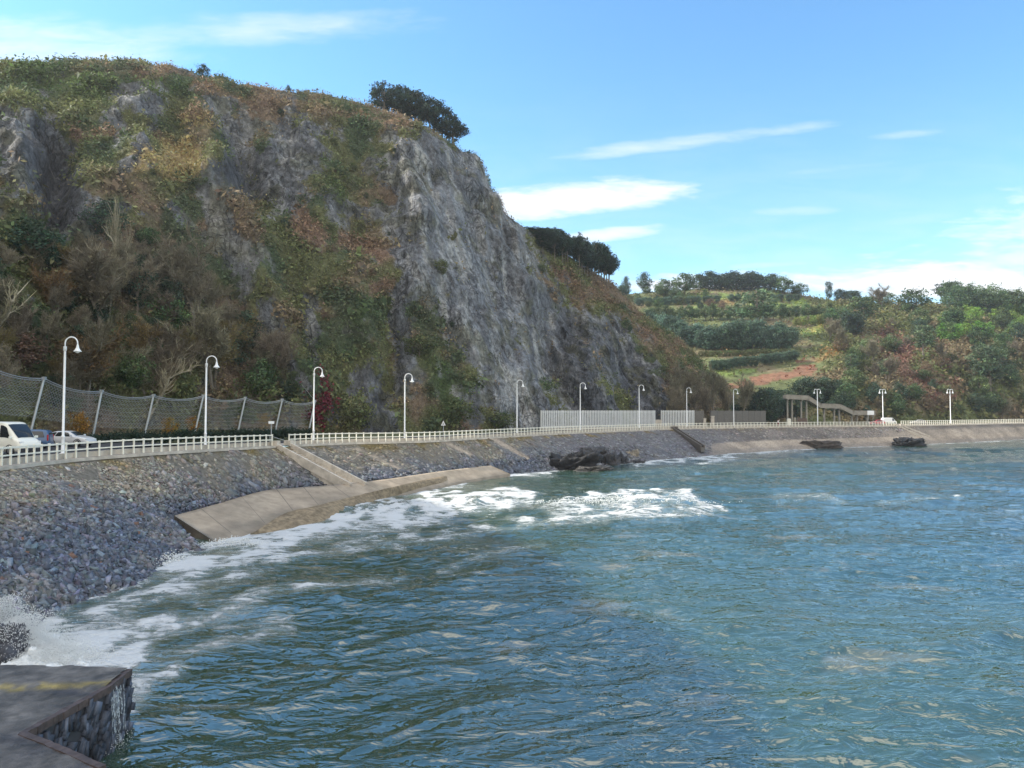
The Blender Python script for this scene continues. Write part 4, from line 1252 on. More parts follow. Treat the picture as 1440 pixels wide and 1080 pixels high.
GP = 'wind-bent pines on the highest cliff edge'
for px, top, bk in ((540, 116, 8), (560, 117, 14), (583, 124, 9), (604, 135, 6), (622, 147, 7), (637, 168, 3)):
    crest_plant('pine', px, top, bk, 'dark wind-bent pine in the single clump on the cliff edge', GP, 52)
crest_plant('dark', 285, 90, 2, 'small lone dark bush on the skyline of the cliff top', None, 22)
crest_plant('bush', 16, 81, 3, 'rounded dark bush on the skyline at the near end of the cliff', None, 40)
crest_plant('bush', 103, 79, 3, 'low bush on the skyline next to the rounded dark bush', None, 22)
crest_plant('dark', 406, 119, 1, 'tiny spiky bush on the sloping skyline before the pines', None, 9)
crest_plant('bush', 76, 80, 2, 'smallest of the three low skyline bushes at the near end', None, 14)
GQ = 'pines of the grove on the ridge shoulder'
for px, top, bk in ((742, 320, 3), (754, 318, 8), (766, 320, 4), (776, 321, 10), (786, 324, 5), (796, 328, 12), (806, 331, 5), (815, 333, 10), (825, 338, 4), (833, 341, 9), (842, 344, 5), (850, 347, 10), (856, 352, 5), (812, 342, 2), (790, 338, 2), (836, 352, 1)):
    crest_plant('pine', px, top, bk, 'dark pine in the dense grove on the ridge shoulder', GQ, 30)

# far hillside
T0 = 'trees along the far skyline'
for kind, px, top, base, wp, lab, g in (
        ('dark', 880, 384, 412, 14, 'thin spindly conifer at the skyline next to the pine grove', None), ('dark', 905, 378, 410, 24, 'spreading spindly conifer on the skyline beyond the ridge shoulder', None),
        ('round', 932, 392, 418, 34, 'round green tree on the skyline beside the spindly conifer', None), ('round', 962, 384, 416, 46, 'broad dark round tree on the skyline before the row of dark pines', None),
        ('dark', 1165, 391, 420, 12, 'narrow dark upright tree standing alone above the terraces', None), ('round', 1100, 388, 414, 38, 'rounded tree at the end of the dark pine row on the skyline', None), ('round', 1124, 397, 418, 30, 'lower rounded tree sloping down from the dark pine row', None),
        ('bare', 1240, 404, 440, 36, 'brownish leafless tree on the skyline above the terraces', None), ('round', 1250, 410, 436, 24, 'small dark ball-shaped tree on the skyline', None), ('round', 1283, 403, 446, 46, 'large round tree on the skyline beside the small ball-shaped tree', None),
        ('pine', 1336, 391, 428, 40, 'wind-swept dark tree at the head of the long skyline hedge', None), ('round', 1214, 414, 450, 52, 'grey-green broad tree below the skyline by the brown leafless tree', None),
        ('tallpine', 1392, 476, 562, 66, 'tall pale-green pine with bare trunk on the lower hillside', None), ('tallpine', 1300, 452, 505, 40, 'smaller pale pine standing in the brown scrub', None), ('tallpine', 1066, 400, 470, 70, 'spreading grey-green tree with a pale trunk above the windbreak', None),
        ('rust', 1000, 418, 432, 20, 'orange-brown bush on the upper terrace', None), ('rust', 1016, 420, 434, 16, 'second orange-brown bush on the upper terrace, smaller', None)):
    plant_px(on_hill, kind, px, base, base - top, lab, g, wp)
for k, px in enumerate(np.linspace(985, 1082, 11)):
    plant_px(on_hill, 'dark', px, 408, 27 + 3 * (k % 3) - 3, 'dark pine in the close row along the far skyline', 'dark pines in the skyline row', 33)
for k, px in enumerate(np.linspace(1178, 1206, 5)):
    plant_px(on_hill, 'dark', px, 424, 20, 'dark tree in the short hedge right of the upright tree', 'short dark hedge on the skyline', 16)
for k, px in enumerate(np.linspace(1338, 1470, 15)):
    plant_px(on_hill, 'round', px, 438 + 0.10 * (px - 1338) + 3 * (k % 2), 46 - 4 * (k % 3), 'dark round tree in the long hedge along the skyline above the bamboo', 'long skyline hedge above the bamboo', 36)
for k, px in enumerate(np.linspace(898, 1008, 14)):
    plant_px(on_hill, 'hedge', px, 430 - 0.03 * (px - 898), 13, 'dark tree in the thin upper hedge of the terraces', 'thin upper terrace hedge', 11)
for k, px in enumerate(np.linspace(1028, 1120, 9)):
    plant_px(on_hill, 'hedge', px, 424, 12, 'green tree in the short hedge under the skyline pines', 'short hedge under the skyline pines', 12)
for k, px in enumerate(np.linspace(915, 1165, 24)):
    plant_px(on_hill, 'round', px, 452 - 0.012 * (px - 915), 19 + 3 * (k % 3), 'green tree in the long mid-terrace hedge', 'long mid-terrace hedge', 18)
for k, px in enumerate(np.linspace(912, 996, 13)):
    plant_px(on_hill, 'hedge', px, 474 + 0.22 * (px - 912), 38 + float(rng.uniform(-8, 5)), 'blue-green tree in the upper slanting windbreak', 'upper slanting windbreak', 27)
for k, px in enumerate(np.linspace(1000, 1112, 16)):
    plant_px(on_hill, 'hedge', px, 493 - (2 if k % 2 else 0), 44 - 0.05 * abs(px - 1050) + float(rng.uniform(-9, 5)), 'tall blue-green tree in the thick lower windbreak', 'thick lower windbreak', 27)
for k, px in enumerate(np.linspace(985, 1116, 20)):
    plant_px(on_hill, 'bush', px, 502 - 0.03 * (px - 985), 11, 'low green bush in the row under the windbreak', 'bush row under the windbreak', 12)
for k, px in enumerate(np.linspace(1002, 1118, 18)):
    plant_px(on_hill, 'hedge', px, 522 - 0.12 * (px - 1002), 17, 'dark green tree in the lowest hedge above the red bracken', 'lowest hedge above the bracken', 13)
for k, px in enumerate((1119, 1131, 1142, 1153, 1165)):
    plant_px(on_hill, 'lime', px, 459 - 0.1 * (px - 1119), 15, 'pale yellow-green rounded shrub in the row of five', 'row of five pale yellow-green shrubs', 13)
for k in range(22):
    px = float(rng.uniform(1328, 1452)); py = 452 + float(rng.uniform(0, 30)) - 0.03 * (px - 1328)
    plant_px(on_hill, 'bamboo', px, py, float(rng.uniform(20, 30)), 'bright green feathery bamboo clump under the skyline hedge', 'bright green bamboo thicket', 26)
for k in range(22):
    px = float(rng.uniform(1052, 1190)); py = float(rng.uniform(572 if px < 1105 else 552, 592))
    plant_px(on_hill, 'dark', px, py, float(rng.uniform(26, 42)), 'dark evergreen in the thicket behind the stepped footbridge', 'dark thicket behind the footbridge', 34)
GH = 'mixed trees over the lower far hillside'
HLAB = {'round': 'green tree in the mixed wood of the far hillside', 'bare': 'brown leafless tree in the mixed wood of the far hillside', 'dark': 'dark evergreen in the mixed wood of the far hillside', 'bush': 'green bush in the mixed wood of the far hillside', 'rust': 'reddish bush in the mixed wood of the far hillside', 'tallpine': 'pale thin pine in the mixed wood of the far hillside'}
for k in range(120):
    px = float(rng.uniform(1165, 1475)); py = float(rng.uniform(462, 592))
    brown = capsule(px, py, 1245, 480, 1320, 560, 40)
    kind = rng.choice(['round', 'bare', 'dark', 'bush', 'rust', 'tallpine'], p=[.26, .18, .22, .2, .06, .08] if brown < 0.4 else [.10, .26, .06, .22, .34, .02])
    plant_px(on_hill, kind, px, py, float(rng.uniform(18, 40)) * (0.65 if kind in ('bush', 'rust') else 1), HLAB[kind], GH)
for k in range(26):
    px = float(rng.uniform(868, 1000)); py = float(rng.uniform(412, 446))
    plant_px(on_hill, str(rng.choice(['round', 'bush', 'dark'])), px, py, float(rng.uniform(10, 20)), 'green tree scattered over the upper terraces', 'trees scattered over the upper terraces')
# trees at the far end of the cliff foot
GB = 'leafless trees behind the dark screen fence'
for px, d, top, wp in ((938, 204, 532, 40), (958, 212, 520, 50), (980, 214, 524, 46), (1004, 216, 522, 50), (1024, 222, 532, 44), (1045, 222, 534, 40), (948, 200, 548, 34), (990, 206, 545, 36)):
    p = P(px, 594, d); p[2] = 4.7; h = float(P(px, top, d)[2] - 4.7)
    plant('bare', p, h, 'brown leafless tree behind the screen fence at the far end of the cliff', GB, wp * d / F / h / 0.75)
for px, d, top, wp in ((1066, 226, 540, 46), (1084, 228, 545, 40), (1050, 232, 550, 40), (1040, 230, 566, 30)):
    p = P(px, 594, d); p[2] = 4.7; h = float(P(px, top, d)[2] - 4.7)
    plant('dark', p, h, 'dark green tree between the screen fence and the footbridge', 'dark trees beside the footbridge', wp * d / F / h / 0.75)
p = on_cliff(952, 556); plant('rust', p, 9.0, 'red-brown bush where the cliff meets the leafless trees')
# golden saplings seen through the net
for k, (px, py, hp) in enumerate(((110, 606, 34), (238, 612, 30), (270, 610, 30), (370, 606, 30))):
    d = (82, 96, 99, 108)[k]; p = P(px, py, d); p[2] = 5.2
    h = float(P(px, py - hp, d)[2] - 5.2)
    plant('gold', p, h, ('bright golden sapling behind the net beside the tallest lamp', 'orange sapling behind the net, farther of two from the second lamp', 'orange sapling behind the net, touching the second lamp', 'faded golden sapling behind the net above the blank sign')[k], None, 0.8)
for k in range(26):
    px = float(np.linspace(760, 857, 26)[k]); y0 = float(table(CREST_Y, px, 2.5)) + float(rng.uniform(4, 26)) * (1 if px < 840 else 0.45)
    plant_px(on_cliff, 'pine', px, y0, max(18, y0 - float(np.interp(px, (745, 800, 862), (321, 328, 350))) + float(rng.uniform(-12, 8))), 'dark pine in the dense grove on the ridge shoulder', GQ, 30)

# ------------------------------------------------------------------ railing
def railing(px0, px1, label, s0=None, s1=None, h=1.16, step=1.0):
    a = s_of_px(px0) if s0 is None else s0; b = s_of_px(px1) if s1 is None else s1
    o0, _ = rail_at(a, 0.25)
    root = empty('promenade_railing', o0, label, 'railing', 'white railings along the sea wall')
    n = max(2, int(round((b - a) / step)) + 1)
    s = np.linspace(a, b, n)
    p, t = rail_at(s, 0.25)
    first = None
    for k in range(n):
        ang = math.atan2(t[k, 1], t[k, 0])
        if first is None:
            m = MB(); m.box((0, 0, h / 2), (0.05, 0.055, h / 2)); m.box((0, 0, h + 0.015), (0.066, 0.07, 0.025))
            first = m.build('post', M_cream, root); ob = first
        else:
            ob = first.copy(); COL.objects.link(ob); ob.parent = root
        ob.location = tuple(p[k] - o0); ob.rotation_euler.z = ang
    g = np.linspace(a, b, max(3, int((b - a) / 2.0)))
    q, _ = rail_at(g, 0.25); q = q - o0
    for nm, z, wd, ht in (('top_rail', h - 0.06, 0.11, 0.11), ('middle_rail', h * 0.54, 0.10, 0.09)):
        m = MB()
        for i in range(len(q) - 1): m.beam(q[i] + (0, 0, z), q[i + 1] + (0, 0, z), wd, ht)
        m.build(nm, M_cream, root)
    q2, _ = rail_at(g, 0.62); q2 = q2 - o0
    m = MB()
    for i in range(len(q) - 1): m.beam(q2[i] + (0, 0, 0.17), q2[i + 1] + (0, 0, 0.17), 0.24, 0.46)
    c = m.build('kerb_wall', M_plainconc, root)
    q3, _ = rail_at(g, 0.05); q3 = q3 - o0
    m = MB()
    for i in range(len(q) - 1): m.beam(q3[i] + (0, 0, -0.10), q3[i + 1] + (0, 0, -0.10), 0.56, 0.22)
    m.build('coping', M_plainconc, root)


M_plainconc = mat_plain('pale_concrete', (0.50, 0.45, 0.38), 0.8, var=0.2, scale=1.2)
ST = [(s_of_px(388), s_of_px(407)), (s_of_px(946), s_of_px(951.5)), (s_of_px(1262), s_of_px(1268.5))]
railing(0, 0, 'near stretch of white railing from the parked van to the long stairway', rail_s_xy(-29.4, 12), ST[0][0] - 0.3)
railing(0, 0, 'long middle stretch of white railing between the long stairway and the second stairway', ST[0][1] + 0.3, ST[1][0], step=1.05)
railing(0, 0, 'white railing from the second stairway past the footbridge to the third stairway', ST[1][1], ST[2][0], step=1.15)
railing(0, 0, 'farthest white railing beyond the third stairway at the end of the bay', ST[2][1], RS[-1] - 30, h=1.35, step=1.15)

# ------------------------------------------------------------------ street lamps
def lamp(px, d, top, label, double=False, proto=None):
    p = P(px, 600, d); s = rail_s_xy(p[0], p[1]); p[2] = rail_at(s)[0][2] + 0.02
    h = float(P(px, top, d)[2] - p[2]) / 9.3
    if proto is not None:
        r = dup(proto, tuple(p), 0.0, (1, 1, h), label, 'white street lamps along the promenade'); return r
    root = empty('street_lamp', p, label, 'street lamp', 'white street lamps along the promenade'); root.scale = (1, 1, h)
    m = MB(); m.lathe([(0.24, 0), (0.24, 0.06), (0.13, 0.10), (0.125, 1.3), (0.14, 1.32), (0.14, 1.42), (0.095, 1.46), (0.085, 8.2)] if not double else [(0.24, 0), (0.24, 0.06), (0.14, 0.10), (0.135, 1.3), (0.15, 1.42), (0.115, 1.46), (0.10, 8.9), (0.0, 9.0)], 12)
    m.build('pole', M_white, root, smooth=True)
    for sg in ((1,) if not double else (1, -1)):
        m = MB(); R0 = 0.5 if not double else 0.42
        zb = 8.0 if not double else 8.35
        arc = [(0, 0, zb), (0, 0, zb + 0.75)] + [(sg * (R0 - R0 * math.cos(a)), 0, zb + 0.75 + R0 * math.sin(a)) for a in np.linspace(0.2, math.pi, 10)]
        arc.append((sg * 2 * R0, 0, zb + 0.62))
        if not double: m.lathe([(0.0, 8.15), (0.13, 8.16), (0.13, 8.5), (0.0, 8.52)][:3], 10)
        m.tube(arc, 0.055, 8); m.build('arm', M_white, root, smooth=True)
        m = MB(); c = (sg * 2 * R0, 0, zb)
        m.lathe([(0.05, 0.70), (0.07, 0.62), (0.09, 0.52), (0.12, 0.38), (0.19, 0.24), (0.30, 0.12), (0.31, 0.08), (0.28, 0.10)], 16, c)
        sh = m.build('lamp_shade', M_white, root, smooth=True)
        m = MB(); m.lathe([(0.0, -0.04), (0.10, -0.02), (0.17, 0.05), (0.19, 0.15), (0.0, 0.17)], 12, c); m.build('lamp_glass', M_glassw, sh, smooth=True)
    return root


M_glassw = mat_plain('frosted_glass', (0.75, 0.76, 0.74), 0.25, var=0.03)
LP = [(89, 60, 473, 'tallest white swan-neck street lamp, standing behind the silver car'), (289, 74, 500, 'white swan-neck street lamp in front of the middle of the rockfall net'),
      (441, 93, 516, 'white swan-neck street lamp by the dark red creeper at the end of the rockfall net'), (569, 104, 525, 'white swan-neck street lamp between the red creeper and the triangular sign'),
      (727, 128, 534, 'white swan-neck street lamp in front of the grey slab, before the picket barrier'), (816, 143, 538, 'white swan-neck street lamp in front of the middle of the long picket barrier'),
      (899, 163, 541, 'white swan-neck street lamp near the far end of the long picket barrier'), (966, 178, 545, 'white swan-neck street lamp in front of the short picket barrier'),
      (1032, 186, 547, 'white swan-neck street lamp in front of the dark screen fence')]
pl = None
for px, d, top, lab in LP:
    r = lamp(px, d, top, lab, False, pl); pl = pl or r
pd = None
for px, d, top, lab in ((1150, 203, 548.5, 'double-headed white lamp crossing the stepped footbridge'), (1242, 213, 548.5, 'double-headed white lamp beside the red car'), (1337, 230, 548.5, 'double-headed white lamp farthest along the bay, beyond the grey car')):
    r = lamp(px, d, top, lab, True, pd); pd = pd or r

# ------------------------------------------------------------------ stairways down the sea wall
def stairs(s0, s1, end0, end1, label, proud=0.16, mat=None):
    mat = mat or M_plainconc
    a, b = slope_pt(s0, 0.0), slope_pt(s1, 0.0); a[2] += 0.18; b[2] += 0.18
    e0, e1 = np.array(end0), np.array(end1)
    root = empty('stairway', a, label, 'stairway')
    for p, q in ((a, e0), (b, e1)):
        m = MB(); m.beam(p - a + (0, 0, proud * 0.5 - 0.3), q - a + (0, 0, proud * 0.5 - 0.3), 0.26, 0.9)
        d = (q - p) / np.linalg.norm(q - p)
        m.box(p - a - d * 0.1 + (0, 0, 0.12), (0.45, 0.28, 0.30), ((d[0], d[1], 0) / np.linalg.norm(d[:2]), (-d[1], d[0], 0) / np.linalg.norm(d[:2]), (0, 0, 1)))
        m.build('side_wall', mat, root, bevel=0.02)
    n = max(6, int(abs(a[2] - e0[2]) / 0.19))
    m = MB()
    for k in range(n):
        f0, f1 = k / n, (k + 1) / n
        c0 = (a * (1 - f0) + e0 * f0); c1 = (b * (1 - f0) + e1 * f0); d0 = (a * (1 - f1) + e0 * f1); d1 = (b * (1 - f1) + e1 * f1)
        z = c0[2] - 0.42
        pts = [c0, c1, d1, d0]
        m.add([(x[0] - a[0], x[1] - a[1], z - a[2]) for x in pts] + [(x[0] - a[0], x[1] - a[1], z - 0.9 - a[2]) for x in pts], [(0, 1, 2, 3), (0, 4, 5, 1), (1, 5, 6, 2), (2, 6, 7, 3), (3, 7, 4, 0)])
    m.build('steps', mat, root)
    return root


r = stairs(ST[0][0], ST[0][1], G(492, 682.5, 1.35), G(513, 680.5, 1.35), 'long concrete stairway running down the stone slope to the tan apron')
m = MB(); q, t = rail_at(ST[0][0] + 1.2, 1.6)
m.tube([(0, 0, 0), (0, 0, 1.0)], 0.03, 6); m.tube([(0, 0, 1.0), (1.6, 1.2, 0.35)], 0.03, 6); m.tube([(1.6, 1.2, 0.35), (1.6, 1.2, 0)], 0.03, 6)
o = m.build('handrail', M_galv); o.location = tuple(q); tag(o, 'thin sloping steel handrail at the head of the long stairway', 'handrail')
stairs(ST[1][0] + 0.1, ST[1][1] - 0.1, G(986, 628, 1.9), G(990.5, 627.5, 1.9), 'narrow dark stairway below the short picket barrier', mat=mat_plain('dark_concrete', (0.13, 0.115, 0.10), 0.85, var=0.3))  # walls and steps here take a darker concrete than the other stairways
stairs(ST[2][0] + 0.1, ST[2][1] - 0.1, G(1296, 614.5, 1.9), G(1307, 614, 1.9), 'distant stairway above the farthest black rock')

# ------------------------------------------------------------------ rockfall net
def rock_net():
    T = [(-130, 486, 66), (-30, 508, 70), (62, 532, 77), (143, 550, 86), (216, 556, 93), (286, 556.5, 99), (345, 559.5, 104), (397, 562, 108), (443, 564, 112)]
    B = [(-145, 560, 65), (-44, 578, 69.4), (48, 588, 76.4), (133, 601, 85.4), (205, 604, 92.4), (275, 604, 98.4), (335, 605, 103.4), (387, 606, 107.4), (434, 607, 111.4)]
    top = [P(*q) for q in T]; bot = [P(*q) for q in B]
    root = empty('rockfall_net', bot[3], 'grey steel rockfall net on leaning posts along the foot of the cliff', 'rockfall net')
    o = bot[3]
    for a, b in zip(top, bot):
        m = MB(); foot = b.copy(); foot += (b - a) * 0.35
        m.tube([foot - o, a - o], 0.13, 8); m.box(a - o, (0.16, 0.16, 0.16))
        m.build('post', M_galv, root)
    def sag(i, u, v):
        x = top[i] * (1 - u) + top[i + 1] * u; y = bot[i] * (1 - u) + bot[i + 1] * u
        p = x * (1 - v) + y * v
        p[2] -= 0.5 * 4 * u * (1 - u) * (1 - v)
        p += np.array((-0.5, 0.5, 0)) * math.sin(math.pi * v) * 0.9 * (4 * u * (1 - u)) + np.array((-0.6, 0.5, 0)) * v * 0.6
        return p
    cab = MB()
    for i in range(len(top) - 1):
        L = np.linalg.norm(top[i + 1] - top[i]); H = np.linalg.norm(top[i] - bot[i])
        N, M = 12, 6
        m = MB()
        k = int(L / 0.42); kk = int(H / 0.42) + 1
        for dr in (1, -1):
            for j in range(-kk, k + kk):
                pts = []
                for v in np.linspace(0, 1, M + 1):
                    u = (j + dr * v * kk) / k if dr > 0 else (j + kk - v * kk) / k - kk / k + kk / k
                    if -0.001 <= u <= 1.001: pts.append(sag(i, min(max(u, 0), 1), v) - o)
                if len(pts) > 1: m.tube(pts, 0.014, 3, cap=False)
        for v in np.linspace(0.12, 0.96, 8):
            m.tube([sag(i, u, v) - o for u in np.linspace(0, 1, 7)], 0.015, 3, cap=False)
        m.build('net_panel', M_wire, root)
        for dv in (0, 0.045):
            cab.tube([sag(i, u, dv) - o for u in np.linspace(0, 1, 9)], 0.045, 5, cap=False)
    cab.tube([top[-1] - o, P(424, 540, 122) - o], 0.03, 4)
    cab.build('cable', M_galv, root)


M_wire = mat_plain('net_wire', (0.34, 0.36, 0.37), 0.55, 0.3, 0.1)
rock_net()

# dark clipped hedge along the back of the road
def hedge():
    s = np.linspace(s_of_px(-8), s_of_px(432), 260); q, t = rail_at(s, 0.0)
    # follows the line of the net rather than the rail
    ln = catmull([P(-60, 620, 62), P(48, 618, 70), P(133, 616, 79), P(205, 614, 86), P(275, 612, 92), P(335, 612, 97), P(387, 611, 101), P(440, 610, 105)], 260)
    m_, n_ = 2600, 9
    r = np.random.default_rng(3)
    i = r.integers(0, 260, 9000); p = ln[i].copy(); p[:, 2] = 5.3 + r.uniform(0, 1, 9000) ** 0.7 * (0.75 + 0.12 * np.sin(i / 7.0))
    p[:, :2] += r.normal(0, 0.35, (9000, 2))
    V, Fc, C = cards(p, np.repeat([[0, 0, 1.0]], 9000, 0), np.full(9000, 0.15), np.repeat([(0.03, 0.05, 0.036)], 9000, 0), 2, np.full(9000, 0.25), 0.5, 0.5, 33)
    o = link('hedge', mesh_np('hedge', V, Fc, M_leaf, C))
    tag(o, 'long dark clipped hedge between the road and the rockfall net', 'hedge')


hedge()

# ------------------------------------------------------------------ picket barriers and screen fence
def picket(px0, px1, d0, d1, top, label, step=0.55, mat=None, solid=False, name='picket_barrier', cat='fence'):
    a, b = P(px0, 600, d0), P(px1, 600, d1)
    za, zb = P(px0, top, d0)[2], P(px1, top, d1)[2]
    s = rail_s_xy(a[0], a[1]); a[2] = b[2] = 4.85
    root = empty(name, a, label, cat)
    L = np.linalg.norm((b - a)[:2]); n = int(L / step); dx = np.array(((b - a)[0], (b - a)[1], 0)) / L; ny = np.array((-dx[1], dx[0], 0))
    m = MB()
    for k in range(n + 1):
        f = k / n; p = dx * L * f; h = (za * (1 - f) + zb * f) - 4.85
        if solid: continue
        m.box(p + np.array((0, 0, 0.55 + (h - 0.55) / 2)), (step * 0.24, 0.05, (h - 0.55) / 2), (dx, ny, (0, 0, 1)))
    if solid:
        h = (za + zb) / 2 - 4.85
        k = max(1, int(L / 2.4))
        for i in range(k): m.box(dx * L * (i + 0.5) / k + np.array((0, 0, h / 2 + 0.2)), (L / k / 2 - 0.04, 0.06, h / 2 - 0.25), (dx, ny, (0, 0, 1)))
    m.build('panel' if solid else 'pickets', mat, root)
    m = MB()
    h = (za + zb) / 2 - 4.85
    for z in (0.9, h - 0.35): m.box(dx * L / 2 - ny * -0.11 + np.array((0, 0, z)), (L / 2, 0.05, 0.06), (dx, ny, (0, 0, 1)))
    m.build('rail', mat, root)
    m = MB(); m.box(dx * L / 2 + np.array((0, 0, 0.25)), (L / 2, 0.16, 0.28), (dx, ny, (0, 0, 1))); m.build('plinth', M_plainconc, root)
    for f in np.linspace(0, 1, max(2, int(L / 5))):
        m = MB(); m.box(dx * L * f + ny * 0.26 + np.array((0, 0, h / 2)), (0.09, 0.09, h / 2), (dx, ny, (0, 0, 1))); m.build('post', mat, root)


M_picket = mat_plain('weathered_white_timber', (0.66, 0.66, 0.64), 0.7, var=0.1)
M_screen = mat_plain('dark_weathered_boards', (0.135, 0.125, 0.11), 0.85, var=0.3)
picket(762, 921, 152, 180, 577.2, 'long tall barrier of pale vertical pickets at the foot of the grey cliff', mat=M_picket)
picket(931, 976, 184, 190, 577.0, 'short barrier of pale vertical pickets past the gap, before the dark screen fence', mat=M_picket)
picket(977, 990, 191, 192, 577.2, 'short dark boarded screen joined to the short picket barrier', mat=M_screen, solid=True, name='screen_fence')
picket(1000, 1077, 192, 205, 577.3, 'long dark boarded screen fence in front of the leafless trees', mat=M_screen, solid=True, name='screen_fence')
p = P(1002, 597, 189); m = MB(); m.box((0, 0, 1.35), (0.38, 0.38, 1.35)); m.box((0, 0, 2.78), (0.46, 0.46, 0.08)); o = m.build('gate_pillar', M_plainconc, bevel=0.03); o.location = (p[0], p[1], 4.85); tag(o, 'pale stone gate pillar at the start of the long dark screen fence', 'pillar')
p = P(991, 597, 189); m = MB(); m.box((0, 0, 1.1), (0.3, 0.3, 1.1)); m.box((0, 0, 2.28), (0.38, 0.38, 0.08)); o = m.build('gate_pillar', M_plainconc, bevel=0.03); o.location = (p[0], p[1], 4.85); tag(o, 'shorter stone gate pillar beside the short boarded screen', 'pillar')
p = P(926, 597, 181); m = MB(); m.box((0, 0, 0.95), (0.75, 0.2, 0.95)); m.box((0, 0, 1.96), (0.82, 0.27, 0.07)); o = m.build('low_wall', M_plainconc, bevel=0.03); o.location = (p[0], p[1], 4.85); tag(o, 'low grey concrete wall filling the gap between the two picket barriers', 'wall')

# ------------------------------------------------------------------ stepped footbridge
def footbridge():
    pts = [P(1105, 556.5, 226), P(1137, 558, 226), P(1154, 569, 226), P(1182, 570, 226), P(1200, 579, 226), P(1231, 579.5, 226)]
    o = np.array((pts[0][0], pts[0][1], 4.7)); root = empty('footbridge', o, 'grey concrete stepped footbridge on slim columns climbing to the dark thicket', 'footbridge')
    M_fb = mat_plain('grey_brown_concrete', (0.27, 0.25, 0.215), 0.85, var=0.15, scale=1.0)
    dk = MB()
    for a, b in zip(pts[:-1], pts[1:]): dk.beam(a - o + (0, 1.2, -0.85), b - o + (0, 1.2, -0.85), 2.5, 0.28)
    dk.build('deck', M_fb, root)
    for y in (0, 2.4):
        m = MB()
        for a, b in zip(pts[:-1], pts[1:]):
            m.beam(a - o + (0, y, -0.3), b - o + (0, y, -0.3), 0.14, 1.2)
            m.beam(a - o + (0, y, 0.33), b - o + (0, y, 0.33), 0.24, 0.10)
        m.build('parapet', M_fb, root)
    for px in (1109, 1115.5, 1128.5, 1136, 1161, 1175, 1182, 1200, 1207, 1221):
        q = P(px, 560, 226); x = [p[0] for p in pts]; z = float(np.interp(q[0], x, [p[2] for p in pts])) - 1.0 - o[2]
        m = MB(); m.box((q[0] - o[0], 1.2, z / 2), (0.22, 0.3, z / 2)); m.box((q[0] - o[0], 1.2, z - 0.12), (0.26, 1.1, 0.12)); m.build('column', M_fb, root)


footbridge()

# ------------------------------------------------------------------ signs, cabinet, bollard
def on_prom(px, d):
    p = P(px, 600, d); p[2] = rail_at(rail_s_xy(p[0], p[1]))[0][2] + 0.02; return p


p = on_prom(381.5, 78.4); p[2] -= 0.1
root = empty('sign', p, 'small blank white sign plate on a grey pole beside the head of the long stairway', 'sign')
m = MB(); m.tube([(0, 0, -0.3), (0, 0, 2.45)], 0.045, 8); m.build('pole', M_galv, root)
m = MB(); m.box((0.02, -0.06, 2.5), (0.30, 0.02, 0.14)); m.build('plate', M_white, root, bevel=0.01)
p = on_prom(623.5, 112)
root = empty('warning_sign', p, 'small triangular white warning sign on a short pole behind the railing', 'sign')
m = MB(); m.tube([(0, 0, 0), (0, 0, 2.2)], 0.05, 8); m.build('pole', M_galv, root)
m = MB(); v = [(-0.34, 0), (0.34, 0), (0.0, 0.72)]
m.add([(x, -0.08, 1.75 + z) for x, z in v] + [(x, -0.05, 1.75 + z) for x, z in v], [(0, 1, 2), (5, 4, 3), (0, 3, 4, 1), (1, 4, 5, 2), (2, 5, 3, 0)]); m.build('plate', M_white, root)
m = MB(); v = [(-0.2, 0.1), (0.2, 0.1), (0.0, 0.5)]; m.add([(x, -0.085, 1.75 + z) for x, z in v], [(0, 1, 2)]); m.build('symbol', mat_plain('sign_grey', (0.35, 0.36, 0.38), 0.6), root)
p = on_prom(1224.5, 218)
root = empty('information_board', p, 'blank white board on two posts at the low end of the footbridge', 'sign')
for x in (-0.7, 0.7):
    m = MB(); m.tube([(x, 0, 0), (x, 0, 4.0)], 0.06, 6); m.build('post', M_galv, root)
m = MB(); m.box((0, -0.1, 3.55), (0.95, 0.05, 0.6)); m.build('board', M_white, root, bevel=0.03)
p = on_prom(1109.5, 206)
root = empty('utility_cabinet', p, 'cream utility cabinet with a curved top below the footbridge', 'cabinet')
m = MB(); m.box((0, 0, 0.95), (0.5, 0.3, 0.85)); m.lathe([(0.5, 1.8), (0.4, 1.9), (0.0, 1.95)], 12); m.build('body', M_cream, root, bevel=0.05)
m = MB(); m.box((0, 0, 0.08), (0.55, 0.35, 0.08)); m.build('plinth', M_plainconc, root)
m = MB(); m.box((0, -0.31, 0.95), (0.42, 0.012, 0.7)); m.build('door', M_cream, root)
p = on_prom(1118, 207); m = MB(); m.lathe([(0.16, 0), (0.16, 1.9), (0.22, 1.95), (0.22, 2.15), (0.0, 2.2)], 10); o = m.build('marker_post', M_plainconc); o.location = tuple(p); tag(o, 'pale round-topped post next to the cream cabinet', 'post')
p = on_prom(1128, 214); root = empty('notice_panel', p, 'brown timber panel standing between the pale post and the double-headed lamp', 'panel')
m = MB(); m.box((0, 0, 1.05), (1.35, 0.06, 0.95)); m.build('board', mat_plain('brown_boards', (0.12, 0.085, 0.07), 0.8, var=0.25), root)
for x in (-1.3, 1.3):
    m = MB(); m.box((x, 0.1, 1.05), (0.07, 0.07, 1.05)); m.build('post', M_galv, root)

# ------------------------------------------------------------------ rocks
M_rock = mat_attr('wet_black_rock', 0.55, 1.6, 0.4, 2.2, 0.25, strength=0.9, spec=0.4)


